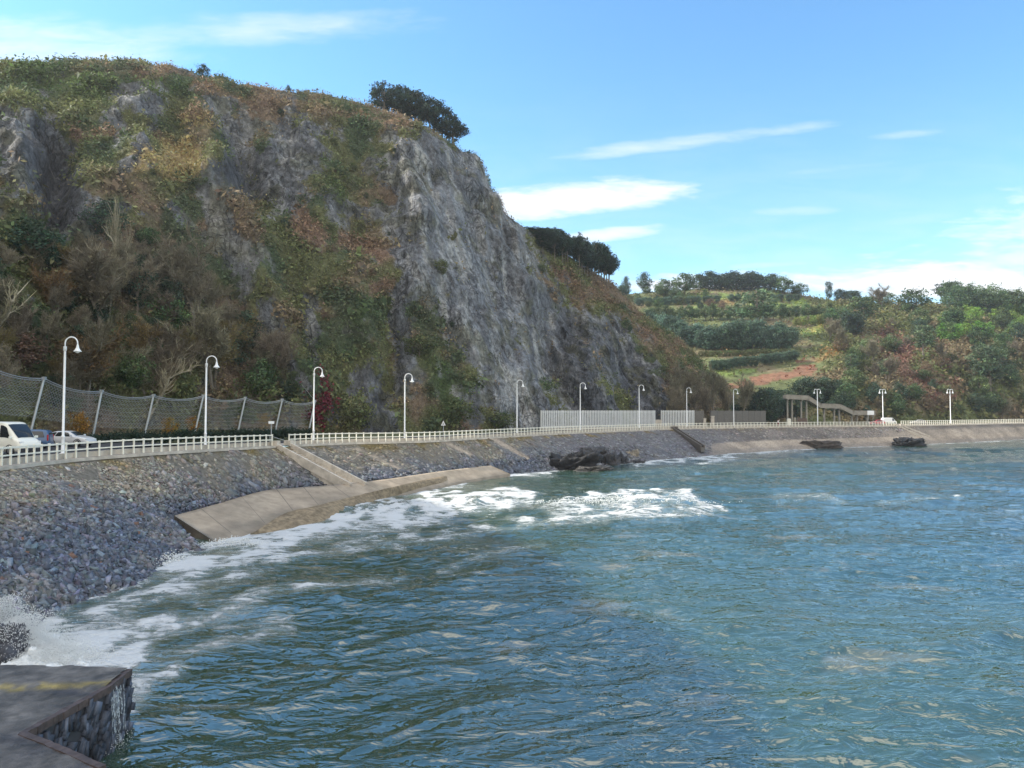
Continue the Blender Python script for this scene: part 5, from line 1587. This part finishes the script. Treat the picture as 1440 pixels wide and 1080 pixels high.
def rock(cx, base, wpx, hpx_, dep, col, label, seed, z0=0.0, name='rock', sharp=1.0, skew=0.0):
    c = G(cx, base, z0); d = c[1] + dep * 0.5; wd, hg = wpx * d / F / 2, hpx_ * d / F
    n, m_ = 64, 110
    th = np.linspace(0, math.pi, n)[:, None]; ph = np.linspace(0, 2 * math.pi, m_ + 1)[None, :-1]
    u = np.stack(np.broadcast_arrays(np.sin(th) * np.cos(ph), np.sin(th) * np.sin(ph), np.cos(th) + 0 * ph), -1)
    tl = np.stack([u[..., 0] + 0.6 * u[..., 2], u[..., 1], u[..., 2] - 0.5 * u[..., 0]], -1)
    bl = fbm(tl * np.array((1.6, 1.6, 3.4)) + seed * 1.7, 3, seed + 7) * 3
    bl = np.floor(bl) + sstep(bl - np.floor(bl), 0.7, 1.0)
    k = 1 + sharp * (0.32 * fbm(u * 1.5 + seed * 3.1, 3, seed) + 0.24 * ridged(tl * np.array((3.0, 3.0, 4.5)) + seed, 4, seed + 3) + 0.11 * bl - 0.1)
    box_ = u / np.maximum(np.abs(u).max(-1, keepdims=True) ** 0.45, 1e-6)
    p = box_ * k[..., None] * np.array((wd, dep / 2, hg))
    p[..., 0] += skew * p[..., 2]
    p[..., 2] = np.where(p[..., 2] < -0.4, -0.4 + 0.2 * (p[..., 2] + 0.4), p[..., 2])
    mx = p[..., 2].max(); p[..., 2] *= np.where(p[..., 2] > 0, hg / mx, 1)
    V = p.reshape(-1, 3)
    i = np.arange(n * m_).reshape(n, m_)
    Fc = np.stack([i[:-1], i[1:], np.roll(i, -1, 1)[1:], np.roll(i, -1, 1)[:-1]], -1).reshape(-1, 4)
    cc = jitcol(col, V, 0.35, 0.9, seed + 40)
    o = link(name, mesh_np(name, V, Fc, M_rock, cc)); o.location = (c[0], c[1] + dep * 0.5, z0)
    return tag(o, label, 'rock')


BLK = (0.016, 0.017, 0.020)
rock(804, 662, 66, 27, 4.5, BLK, 'large black hump of rock at the foot of the sea wall', 1, skew=0.25)
rock(856, 655, 32, 22, 4.0, (0.05, 0.05, 0.055), 'dark pointed rock right beside the large black hump', 2)
rock(838, 664, 46, 9, 2.5, (0.06, 0.058, 0.055), 'low wet slab in the foam in front of the black hump', 3)
rock(876, 653, 18, 17, 3.0, (0.04, 0.042, 0.048), 'small dark rock leaning on the pointed rock', 4)
rock(892, 649, 22, 17, 3.0, (0.25, 0.22, 0.17), 'pale tan boulder at the end of the black rocks', 5)
rock(838, 640, 40, 12, 3.0, (0.07, 0.07, 0.075), 'flat dark ledge of rock above the pointed rock', 6, z0=1.6)
rock(732, 664, 34, 8, 2.0, (0.24, 0.225, 0.20), 'pale flat boulder between the apron and the black hump', 7)
rock(760, 662, 20, 7, 2.0, (0.07, 0.07, 0.075), 'small dark boulder just before the black hump', 8)
rock(900, 652, 14, 6, 1.5, (0.05, 0.05, 0.055), 'little black rock in the wash below the tan boulder', 9)
rock(885, 662, 14, 2.5, 1.2, (0.05, 0.052, 0.06), 'awash flat rock in the sea off the tan boulder', 10)
rock(1150, 631, 68, 12, 4.0, (0.055, 0.045, 0.038), 'long low weedy brown ledge of rock in the far surf', 21)
rock(1284, 627.5, 42, 12.5, 4.0, BLK, 'isolated black rock below the distant stairway', 12)
rock(-24, 940, 56, 46, 2.2, (0.07, 0.075, 0.09), 'dark blue rock shouldering into the splash at the near shore', 14, sharp=0.6)

# ------------------------------------------------------------------ landing stage in the near corner
def landing():
    z = 1.6
    A, B, C_, D = G(181, 941, z), G(150, 966, z), G(30, 1031, z), G(142, 1079, z)
    E = np.array((-5.0, 8.0, z)); back = np.array((-18.5, A[1] + 0.5, z)); near = np.array((-18.5, 5.0, z)); E2 = np.array((-2.5, 4.0, z))
    poly = [A, B, C_, D, E, E2, np.array((-18.5, 2.0, z)), back]
    root = empty('landing_stage', (A + C_) / 2 * np.array((1, 1, 0)), 'wet grey concrete landing stage with a stone face in the near corner', 'landing stage')
    o = np.array(root.location)
    M_wet = mat_attr('wet_concrete', 0.3, 1.6, 0.55, 2.2, 0.12, spec=0.5)
    # walking surface as a fine sheet so that wet and dry patches show
    gx, gy = np.meshgrid(np.linspace(-18.5, -2.0, 330), np.linspace(2.0, A[1] + 0.3, 370))
    px_ = np.array([p[0] for p in poly]); py_ = np.array([p[1] for p in poly])
    ins = np.zeros(gx.shape, bool); j = len(poly) - 1
    for i in range(len(poly)):
        c = ((py_[i] > gy) != (py_[j] > gy)) & (gx < (px_[j] - px_[i]) * (gy - py_[i]) / (py_[j] - py_[i] + 1e-12) + px_[i]); ins ^= c; j = i
    step = sstep(gy, B[1] - 0.25, B[1] + 0.25)
    V = np.stack([gx, gy, z - 0.012 + 0.07 * step + 0.02 * fbm(np.stack([gx, gy, 0 * gx], -1) / 0.6, 3, 700)], -1)
    c = jitcol((0.125, 0.115, 0.105), V, 0.45, 1.1, 710)
    pur = (sstep(fbm(V / 1.8, 3, 715), -0.2, 0.4) * (1 - step))[..., None] * 0.6
    c = c * (1 - pur) + np.array((0.070, 0.064, 0.072)) * pur
    alg = np.exp(-((gy - B[1] - 0.22 * fbm(V / 0.7, 3, 720)) / 0.17) ** 2)[..., None] * (sstep(fbm(V / 0.35, 3, 721), -0.9, 0.1) * sstep(gx, -16, -13.2))[..., None] * 0.85
    c = c * (1 - alg) + np.array((0.27, 0.21, 0.055)) * alg
    c = c * (1 - 0.45 * sstep(ridged(V / 1.7, 3, 731), 0.72, 0.95)[..., None]) * (1 + 0.25 * fbm(V / 0.16, 3, 733)[..., None])
    f = grid_faces(*gx.shape); ok = ins.ravel()[f].all(1)
    link('deck', mesh_np('deck', V - o, f[ok], M_wet, c), root)
    m = MB()
    top = [p - o + np.array((0, 0, -0.03)) for p in poly]; bot = [p - np.array((0, 0, 3.0)) for p in top]
    n = len(poly); m.add(top + bot, [tuple(range(n))[::-1]] + [(i, i + n, (i + 1) % n + n, (i + 1) % n) for i in range(n)])
    m.build('core', mat_plain('dark_wet_mortar', (0.05, 0.05, 0.055), 0.6), root)
    # squared rubble on the face between A, B, C, D
    vs, ns = [], []
    for a, b in ((A, B), (B, C_), (C_, D), (D, E)):
        d = b - a; L = np.linalg.norm(d); nrm = np.array((d[1], -d[0], 0)) / L
        nrm = -nrm if nrm[0] < 0 and abs(nrm[0]) > abs(nrm[1]) else nrm
        k = int(L * 75)
        for _ in range(k):
            u, h = rng.random(), rng.random()
            vs.append(a + d * u + np.array((0, 0, -0.22 - h * 1.9))); ns.append(nrm)
    vs, ns = np.array(vs), np.array(ns); N = len(vs)
    bv = BOXV[None] + rng.uniform(-0.22, 0.22, (N, 8, 3))
    hor = np.cross(ns, (0, 0, 1.0)); upv = np.repeat([[0.0, 0, 1]], N, 0) + hor * rng.normal(-0.35, 0.25, (N, 1)); upv /= np.linalg.norm(upv, axis=1, keepdims=True); hor = np.cross(upv, ns)
    sx, sy, sz = rng.uniform(0.035, 0.10, N), rng.uniform(0.08, 0.20, N), rng.uniform(0.03, 0.14, N)
    V = vs[:, None] + bv[..., 0:1] * (sx[:, None, None] * hor[:, None]) + bv[..., 1:2] * (sy[:, None, None] * upv[:, None]) + bv[..., 2:3] * (sz[:, None, None] * ns[:, None])
    Fc = (np.arange(N) * 8)[:, None, None] + BOXF[None]
    C = np.repeat(np.array((0.060, 0.068, 0.088)) * rng.lognormal(0, 0.4, (N, 1)), 8, 0)
    link('stone_face', mesh_np('stone_face', V.reshape(-1, 3) - o, Fc.reshape(-1, 4), M_stone, C), root)
    # rusty brown coping on the edge between B and C
    m = MB()
    for a, b in ((A, B), (B, C_), (C_, D)):
        L = np.linalg.norm(b - a); nseg = int(L / 0.16); wob = np.cumsum(rng.normal(0, 0.008, nseg + 1)); wob -= np.linspace(wob[0], wob[-1], nseg + 1)
        wz = rng.normal(0, 0.006, nseg + 1)
        pts = [a + (b - a) * i / nseg - o + np.array((0.02 + wob[i], wob[i] * 0.3, -0.07 + wz[i])) for i in range(nseg + 1)]
        for p, q in zip(pts[:-1], pts[1:]): m.beam(p, q, 0.15 + abs(rng.normal(0, 0.015)), 0.17)
    m.build('coping', mat_plain('brown_stained_concrete', (0.085, 0.062, 0.055), 0.5, var=0.3), root)


landing()

# ------------------------------------------------------------------ white water thrown up at the near shore
M_foam, t_, b_, _ = mat_new('white_water')
b_.inputs['Base Color'].default_value = (0.74, 0.76, 0.75, 1); b_.inputs['Roughness'].default_value = 0.7


M_pour, t_, b_, _ = mat_new('thin_white_water')
b_.inputs['Base Color'].default_value = (0.70, 0.74, 0.74, 1); b_.inputs['Roughness'].default_value = 0.4
t_.put(b_.inputs['Alpha'], t_.ramp(t_.noise(t_.n('ShaderNodeTexCoord').outputs['Object'], 9.0, 4, 0.6), 0.35, 0.7, 0.05, 0.6))


def white_water():
    r = np.random.default_rng(77)
    cen, sz = [], []
    def burst(px, py, z0, n, sx, sy, hz, s0, s1, pw=2.0):
        c = G(px, py, z0)
        p = r.normal(0, 1, (n, 3)) * np.array((sx, sy, 0)) + c
        p[:, 2] = z0 + hz * r.random(n) ** pw * np.exp(-((p[:, 0] - c[0]) / (sx * 1.6)) ** 2)
        cen.append(p); sz.append(r.uniform(s0, s1, n))
    burst(30, 915, 0.05, 26000, 0.85, 0.7, 1.25, 0.004, 0.020, 1.9)
    burst(4, 885, 0.3, 14000, 0.5, 0.5, 1.25, 0.004, 0.018, 1.5)
    burst(75, 925, 0.05, 12000, 0.8, 0.5, 0.45, 0.005, 0.022)
    burst(165, 985, 0.02, 2600, 0.16, 0.5, 0.6, 0.003, 0.012)
    burst(150, 1045, 0.0, 1500, 0.22, 0.35, 0.25, 0.003, 0.012)
    burst(235, 790, 0.0, 700, 0.8, 0.8, 0.4, 0.015, 0.05)
    burst(330, 765, 0.0, 700, 1.2, 0.6, 0.4, 0.015, 0.05)
    burst(880, 706, 0.5, 900, 3.6, 0.8, 0.6, 0.02, 0.06, 2.2)
    c0 = G(151, 968, 1.55)
    rv, rf = [], []
    for _ in range(20):
        y0, w_, v0, hh = c0[1] + 0.1 + r.normal(0, 0.16), r.uniform(0.008, 0.03), r.uniform(0.10, 0.24), r.uniform(0.5, 1.5)
        b0 = len(rv); st0 = r.uniform(0, 0.25)
        for k in range(12):
            f_ = k / 11; z = 1.56 - st0 - f_ * hh; x = c0[0] + 0.11 + v0 * math.sqrt(max(1.56 - z, 0)) * 0.6
            ww = w_ * (0.6 + 0.8 * r.random()); yy = y0 + 0.03 * f_ * r.normal()
            rv += [(x, yy - ww, z), (x, yy + ww, z)]
            if k: rf.append((b0 + 2 * k - 2, b0 + 2 * k - 1, b0 + 2 * k + 1, b0 + 2 * k))
    o = link('pouring_water', mesh_np('pouring_water', rv, rf, M_pour, smooth=True)); tag(o, 'white water pouring over the corner of the landing stage', 'pouring water', kind='stuff')
    c, s = np.vstack(cen), np.concatenate(sz)
    N = len(c)
    # octahedral droplets
    ov = np.array([(1, 0, 0), (-1, 0, 0), (0, 1, 0), (0, -1, 0), (0, 0, 1), (0, 0, -1)], float)
    of = np.array([(0, 2, 4), (2, 1, 4), (1, 3, 4), (3, 0, 4), (2, 0, 5), (1, 2, 5), (3, 1, 5), (0, 3, 5)])
    V = c[:, None] + ov[None] * s[:, None, None] * r.uniform(0.6, 1.5, (N, 6, 1))
    Fc = (np.arange(N) * 6)[:, None, None] + of[None]
    o = link('spray', mesh_np('spray', V.reshape(-1, 3), Fc.reshape(-1, 3), M_foam))
    tag(o, 'white spray and splashing drops along the surf', 'spray', kind='stuff')
    # the heaped surf itself
    gx, gy = np.meshgrid(np.linspace(-18.6, -13.2, 130), np.linspace(20.6, 29.5, 170))
    V = np.stack([gx, gy, 0 * gx], -1)
    px, py = proj(V)
    h = 0.24 * capsule(px, py, -60, 900, 30, 918, 50) + 0.18 * capsule(px, py, 40, 925, 110, 928, 26)
    n = fbm(V / 0.5, 5, 800); n2 = ridged(V / 0.9, 4, 810)
    V[..., 2] = h * (0.8 + 0.7 * n + 0.35 * n2) - 0.10 + 0.07 * fbm(V / 0.18, 3, 815) * (h > 0.05)
    f = grid_faces(*gx.shape)[:, ::-1]; keep = (V[..., 2].ravel()[f] > -0.12).any(1)
    o = link('surf', mesh_np('surf', V, f[keep], M_foam, smooth=True)); tag(o, 'heap of white surf bursting against the near rubble shore', 'surf', kind='stuff')


white_water()

# ------------------------------------------------------------------ vehicles
M_glass = mat_plain('car_glass', (0.02, 0.024, 0.028), 0.08, var=0.05, spec=0.8)
M_tyre = mat_plain('tyre_rubber', (0.02, 0.02, 0.021), 0.85)
M_rim = mat_plain('alloy_rim', (0.45, 0.46, 0.47), 0.35, 0.7)
M_trim = mat_plain('black_trim', (0.03, 0.03, 0.032), 0.6)
M_head = mat_plain('headlight_lens', (0.7, 0.72, 0.72), 0.15)
M_red = mat_plain('tail_light_lens', (0.45, 0.02, 0.025), 0.25)


def paint(name, c):
    m, t, b, _ = mat_new(name); b.inputs['Base Color'].default_value = (*c, 1); b.inputs['Roughness'].default_value = 0.35
    b.inputs['Coat Weight'].default_value = 0.6; b.inputs['Coat Roughness'].default_value = 0.08
    return m


def vehicle(name, loc, rz, label, cat, st, mat, wheels, wr, side_windows, wind, rear=None, lights=None, sc=1.0, mirrors=True):
    """st: stations (x, bottom, belt, roof, half width, half roof width), +x forward"""
    root = empty(name, loc, label, cat, None, rz); root.scale = (sc, sc, sc)
    st = np.array(st, float); xs = np.linspace(st[0, 0], st[-1, 0], 46)
    c = np.stack([np.interp(xs, st[:, 0], st[:, k]) for k in range(1, 6)], -1)
    k3 = np.array((0.25, 0.5, 0.25))
    for j in range(5): c[1:-1, j] = np.convolve(c[:, j], k3, 'valid')
    def ring(i):
        zb, ze, zr, wb, wt = c[i]; x = xs[i]
        h = [(wb * 0.90, zb), (wb * 0.985, zb + 0.14), (wb, (zb + ze) / 2), (wb * 0.985, ze - 0.03), (wb * 0.955, ze)]
        if zr - ze > 0.12: h += [(wb * 0.955 + (wt - wb * 0.955) * 0.5, ze + (zr - ze) * 0.5), (wt, zr - 0.09), (wt - 0.10, zr - 0.02), (wt * 0.5, zr)]
        else: h += [(wb * 0.93, ze + 0.01), (wb * 0.88, ze + (zr - ze) * 0.6), (wb * 0.75, ze + (zr - ze) * 0.9), (wb * 0.4, zr)]
        return [(x, -y, z) for y, z in h] + [(x, y, z) for y, z in h[::-1]]
    R_ = [ring(i) for i in range(len(xs))]; n = len(R_[0])
    m = MB(); m.add([p for r_ in R_ for p in r_], [(i * n + j, i * n + (j + 1) % n, (i + 1) * n + (j + 1) % n, (i + 1) * n + j) for i in range(len(xs) - 1) for j in range(n)] + [tuple(range(n))[::-1], tuple((len(xs) - 1) * n + j for j in range(n))])
    m.build('body', mat, root, smooth=True)
    for x, in wheels:
        for sy in (-1, 1):
            y = sy * (np.interp(x, st[:, 0], st[:, 4]) - 0.10)
            m = MB(); m.lathe([(wr * 0.55, -0.11), (wr * 0.9, -0.11), (wr, -0.07), (wr, 0.07), (wr * 0.9, 0.11), (wr * 0.55, 0.11)], 20)
            m.v = [(x + a, y + cz_ * 1.0, wr + b) for a, b, cz_ in m.v]
            w_ = m.build('wheel', M_tyre, root, smooth=True)
            m = MB(); m.lathe([(0, 0.115), (wr * 0.58, 0.10), (wr * 0.6, 0.0), (wr * 0.6, -0.1), (0, -0.115)], 16); m.v = [(x + a, y + cz_, wr + b) for a, b, cz_ in m.v]; m.build('rim', M_rim, w_)
            m = MB(); rr = wr * 1.2
            m.tube([(x + rr * math.cos(a), sy * (np.interp(x, st[:, 0], st[:, 4]) + 0.001), wr + rr * math.sin(a)) for a in np.linspace(0, math.pi, 14)], 0.035, 6); m.build('wheel_arch', M_trim, root)
    def wpt(x, f, sy):
        zb, ze, zr, wb, wt = [np.interp(x, xs, c[:, j]) for j in range(5)]
        y0 = wb * 0.955; y = y0 + (wt - y0) * f
        return (x, sy * (y + 0.012), ze + (zr - ze) * f)
    for a in side_windows:  # (x0 low, x1 low, x1 high, x0 high)
        for sy in (-1, 1):
            m = MB(); lo, hi = 0.07, 0.80
            g = [[wpt(a[0] * (1 - u) + a[1] * u if v == 0 else (a[3] * (1 - u) + a[2] * u), lo if v == 0 else hi, sy) for u in np.linspace(0, 1, 6)] for v in (0, 1)]
            mid = [tuple((np.array(p) + np.array(q)) / 2 + np.array((0, sy * 0.018, 0))) for p, q in zip(g[0], g[1])]
            vv = g[0] + mid + g[1]
            m.add(vv, [(r_ * 6 + i, r_ * 6 + i + 1, (r_ + 1) * 6 + i + 1, (r_ + 1) * 6 + i) for r_ in (0, 1) for i in range(5)]); m.build('side_window', M_glass, root)
    for nm, w4 in (('windscreen', wind), ('rear_window', rear)):
        if w4 is None: continue
        (xa, za, ya), (xb, zb2, yb) = w4
        m = MB(); rows = []
        for x in np.linspace(xa, xb, 8):
            zr, wt = np.interp(x, xs, c[:, 2]), np.interp(x, xs, c[:, 4])
            nx = 0.025 if nm == 'windscreen' else -0.025
            rows += [(x + nx, -(wt - 0.08), zr - 0.015), (x + nx, -wt * 0.5, zr + 0.02), (x + nx, wt * 0.5, zr + 0.02), (x + nx, wt - 0.08, zr - 0.015)]
        m.add(rows, [(r_ * 4 + q, r_ * 4 + q + 1, r_ * 4 + q + 5, r_ * 4 + q + 4) for r_ in range(7) for q in range(3)]); m.build(nm, M_glass, root, smooth=True)
    for nm, x, y, z, hx, hy, hz, mt in (lights or []):
        for sy in (-1, 1):
            m = MB(); m.box((x, sy * y, z), (hx, hy, hz)); m.build(nm, mt, root, bevel=0.02)
    if mirrors:
        x = wind[0][0] - 0.25
        for sy in (-1, 1):
            m = MB(); m.box((x, sy * (np.interp(x, st[:, 0], st[:, 4]) + 0.10), wind[0][1] + 0.06), (0.06, 0.12, 0.09)); m.build('wing_mirror', mat, root, bevel=0.03)
    x0, x1 = st[0, 0], st[-1, 0]
    for nm, x in (('rear_bumper', x0), ('front_bumper', x1)):
        m = MB(); m.box((x, 0, 0.42), (0.06, st[0, 4] * 0.92, 0.13)); m.build(nm, M_trim if cat == 'van' else mat, root, bevel=0.04)
    return root


CAR = [(-2.15, 0.30, 0.72, 0.80, 0.74, 0.55), (-2.05, 0.26, 0.95, 1.05, 0.82, 0.60), (-1.75, 0.22, 0.97, 1.30, 0.86, 0.62), (-1.1, 0.20, 0.96, 1.46, 0.88, 0.64), (-0.2, 0.20, 0.94, 1.50, 0.89, 0.65), (0.35, 0.20, 0.93, 1.42, 0.89, 0.63),
       (1.05, 0.20, 0.93, 1.02, 0.88, 0.66), (1.6, 0.22, 0.86, 0.93, 0.86, 0.66), (2.0, 0.25, 0.74, 0.82, 0.80, 0.6), (2.2, 0.30, 0.58, 0.64, 0.70, 0.5)]
CARW = [(-0.95, 0.72, 0.28, -0.75), (-1.72, -1.05, -0.85, -1.35)]
CARL = [('headlight', 2.02, 0.58, 0.68, 0.12, 0.17, 0.07, M_head), ('tail_light', -2.08, 0.62, 0.86, 0.06, 0.14, 0.12, M_red)]
HATCH = [(-1.95, 0.32, 0.9, 1.2, 0.76, 0.60), (-1.88, 0.26, 0.98, 1.62, 0.82, 0.66), (-1.2, 0.20, 0.98, 1.72, 0.85, 0.68), (0.0, 0.20, 0.97, 1.72, 0.86, 0.68), (0.5, 0.20, 0.97, 1.58, 0.86, 0.66), (1.25, 0.20, 0.98, 1.08, 0.85, 0.65), (1.75, 0.24, 0.85, 0.93, 0.80, 0.6), (1.98, 0.3, 0.6, 0.68, 0.7, 0.5)]
VAN = [(-2.75, 0.35, 1.25, 2.30, 0.96, 0.86), (-2.70, 0.30, 1.28, 2.48, 1.0, 0.88), (-1.0, 0.28, 1.28, 2.54, 1.01, 0.89), (0.9, 0.28, 1.28, 2.52, 1.01, 0.88), (1.2, 0.28, 1.28, 2.42, 1.01, 0.86), (1.85, 0.28, 1.24, 1.75, 0.99, 0.82), (2.2, 0.28, 1.16, 1.28, 0.97, 0.74), (2.6, 0.30, 1.0, 1.08, 0.92, 0.66), (2.78, 0.36, 0.72, 0.8, 0.84, 0.55)]
silver, white, cream, blue, redp, grey = paint('silver_paint', (0.60, 0.61, 0.62)), paint('white_paint', (0.80, 0.80, 0.78)), paint('cream_white_paint', (0.80, 0.79, 0.70)), paint('blue_paint', (0.05, 0.11, 0.22)), paint('red_paint', (0.50, 0.03, 0.045)), paint('grey_paint', (0.30, 0.29, 0.27))
GZ = 5.37
q = P(99, 612, 72); vehicle('silver_car', (q[0], q[1], GZ), rad(-6), 'silver saloon car parked nose toward the railing beside the tallest lamp', 'car', CAR, silver, [(-1.3,), (1.32,)], 0.32, CARW, ((1.0, 0.99, 0.62), (0.38, 1.40, 0.52)), ((-1.98, 1.05, 0.55), (-1.5, 1.38, 0.50)), CARL)
q = P(37, 612, 67); vehicle('blue_car', (q[0], q[1], GZ), rad(196), 'dark blue hatchback parked tail-out between the white van and the silver car', 'car', HATCH, blue, [(-1.2,), (1.2,)], 0.31, [(-0.5, 0.95, 0.45, -0.45), (-1.65, -0.6, -0.55, -1.5)], ((1.2, 1.06, 0.62), (0.55, 1.54, 0.52)), ((-1.93, 1.08, 0.62), (-1.90, 1.54, 0.56)),
        [('headlight', 1.78, 0.56, 0.72, 0.10, 0.16, 0.08, M_head), ('tail_light', -1.90, 0.74, 1.0, 0.05, 0.09, 0.26, M_red)])
q = P(6, 612, 58); vehicle('white_van', (q[0], q[1], GZ), rad(-17), 'creamy white high-roof panel van parked at the near end of the railing', 'van', VAN, cream, [(-1.6,), (1.75,)], 0.36, [(0.75, 1.75, 1.35, 0.75)], ((2.18, 1.30, 0.80), (1.28, 2.20, 0.74)), None,
        [('headlight', 2.50, 0.72, 0.92, 0.16, 0.16, 0.14, M_head), ('tail_light', -2.73, 0.88, 1.2, 0.04, 0.07, 0.3, M_red)])
m = MB()
q = P(1233, 592, 222); z = on_prom(1233, 222)[2]; vehicle('red_car', (q[0], q[1], z), rad(180), 'small red car on the road near the blank white board', 'car', CAR, redp, [(-1.3,), (1.32,)], 0.32, CARW, ((1.0, 0.99, 0.62), (0.38, 1.40, 0.52)), ((-1.98, 1.05, 0.55), (-1.5, 1.38, 0.50)), CARL, mirrors=False)
q = P(1250, 592, 232); vehicle('small_white_van', (q[0], q[1], z), rad(8), 'white van on the road partly behind a double-headed lamp', 'van', VAN, white, [(-1.6,), (1.75,)], 0.36, [(0.75, 1.75, 1.35, 0.75)], ((2.18, 1.30, 0.80), (1.28, 2.20, 0.74)), None, [('headlight', 2.50, 0.72, 0.92, 0.16, 0.16, 0.14, M_head)], sc=0.8, mirrors=False)
q = P(1291, 592, 226); z = on_prom(1291, 226)[2]; vehicle('grey_car', (q[0], q[1], z), rad(175), 'pale grey car on the far road between two double-headed lamps', 'car', CAR, grey, [(-1.3,), (1.32,)], 0.32, CARW, ((1.0, 0.99, 0.62), (0.38, 1.40, 0.52)), ((-1.98, 1.05, 0.55), (-1.5, 1.38, 0.50)), CARL, mirrors=False)


# ------------------------------------------------------------------ the walker by the footbridge
def person(loc, label):
    root = empty('person', loc, label, 'person', None, rad(200))
    skin = mat_plain('skin', (0.50, 0.32, 0.24), 0.6, var=0.03)
    def skinned(name, js, es, mat, parent, sub=2):
        me = bpy.data.meshes.new(name); me.from_pydata([j[:3] for j in js], es, []); me.materials.append(mat)
        o = link(name, me, parent)
        sm = o.modifiers.new('skin', 'SKIN'); sm.use_smooth_shade = True
        for v, j in zip(me.skin_vertices[0].data, js): v.radius = (j[3], j[4] if len(j) > 4 else j[3])
        me.skin_vertices[0].data[0].use_root = True
        ss_ = o.modifiers.new('sub', 'SUBSURF'); ss_.levels = ss_.render_levels = sub
        return o
    J = [(0, 0, .95, .14, .10), (0, 0, 1.15, .125, .09), (0, 0, 1.36, .15, .095), (0, 0, 1.47, .06), (0, .01, 1.56, .055), (0, .015, 1.66, .085, .095), (0, .01, 1.74, .06),
         (.09, 0, .88, .085), (.11, .06, .50, .062), (.11, .0, .10, .042), (.11, .14, .04, .04), (-.09, 0, .88, .085), (-.11, -.04, .50, .062), (-.11, -.16, .12, .042), (-.11, -.04, .04, .04),
         (.19, 0, 1.40, .055), (.27, .06, 1.16, .043), (.22, .22, 1.02, .033), (.21, .28, .98, .03), (-.19, 0, 1.40, .055), (-.32, .05, 1.52, .043), (-.30, .10, 1.76, .033), (-.29, .11, 1.84, .03)]
    E = [(0, 1), (1, 2), (2, 3), (3, 4), (4, 5), (5, 6), (0, 7), (7, 8), (8, 9), (9, 10), (0, 11), (11, 12), (12, 13), (13, 14), (2, 15), (15, 16), (16, 17), (17, 18), (2, 19), (19, 20), (20, 21), (21, 22)]
    skinned('body', J, E, skin, root)
    skinned('top', [(0, 0, .92, .155, .115), (0, 0, 1.15, .14, .105), (0, 0, 1.37, .165, .11), (.19, 0, 1.40, .068), (.27, .06, 1.17, .055), (.23, .19, 1.045, .046), (-.19, 0, 1.40, .068), (-.32, .05, 1.52, .055), (-.305, .09, 1.70, .046)], [(0, 1), (1, 2), (2, 3), (3, 4), (4, 5), (2, 6), (6, 7), (7, 8)], mat_plain('white_cloth', (0.75, 0.72, 0.72), 0.9), root)
    skinned('trousers', [(0, 0, .96, .155, .115), (.09, 0, .86, .10), (.11, .06, .50, .078), (.11, .0, .12, .062), (-.09, 0, .86, .10), (-.11, -.04, .50, .078), (-.11, -.155, .14, .062)], [(0, 1), (1, 2), (2, 3), (0, 4), (4, 5), (5, 6)], mat_plain('dark_red_cloth', (0.28, 0.03, 0.06), 0.9), root)
    m = MB(); m.lathe([(0.0, 1.785), (0.06, 1.775), (0.10, 1.72), (0.105, 1.66), (0.09, 1.62)], 12, (0, -0.012, 0)); m.build('hair', mat_plain('dark_hair', (0.03, 0.022, 0.018), 0.7), root, smooth=True)


p = on_prom(1094.5, 199); person((p[0], p[1], p[2]), 'person in a white top and dark red trousers with one arm raised behind the railing')

# ------------------------------------------------------------------ air
m, t, b, out = mat_new('air')
m.node_tree.nodes.remove(b)
pv = t.n('ShaderNodeVolumePrincipled'); pv.inputs['Color'].default_value = (0.92, 0.95, 1.0, 1); pv.inputs['Density'].default_value = 0.00016; pv.inputs['Anisotropy'].default_value = 0.3
t.put(out.inputs['Volume'], pv.outputs[0])
hz = MB(); hz.box((250, 250, 60), (900, 700, 63)); o = hz.build('haze', m); tag(o, kind='stuff')
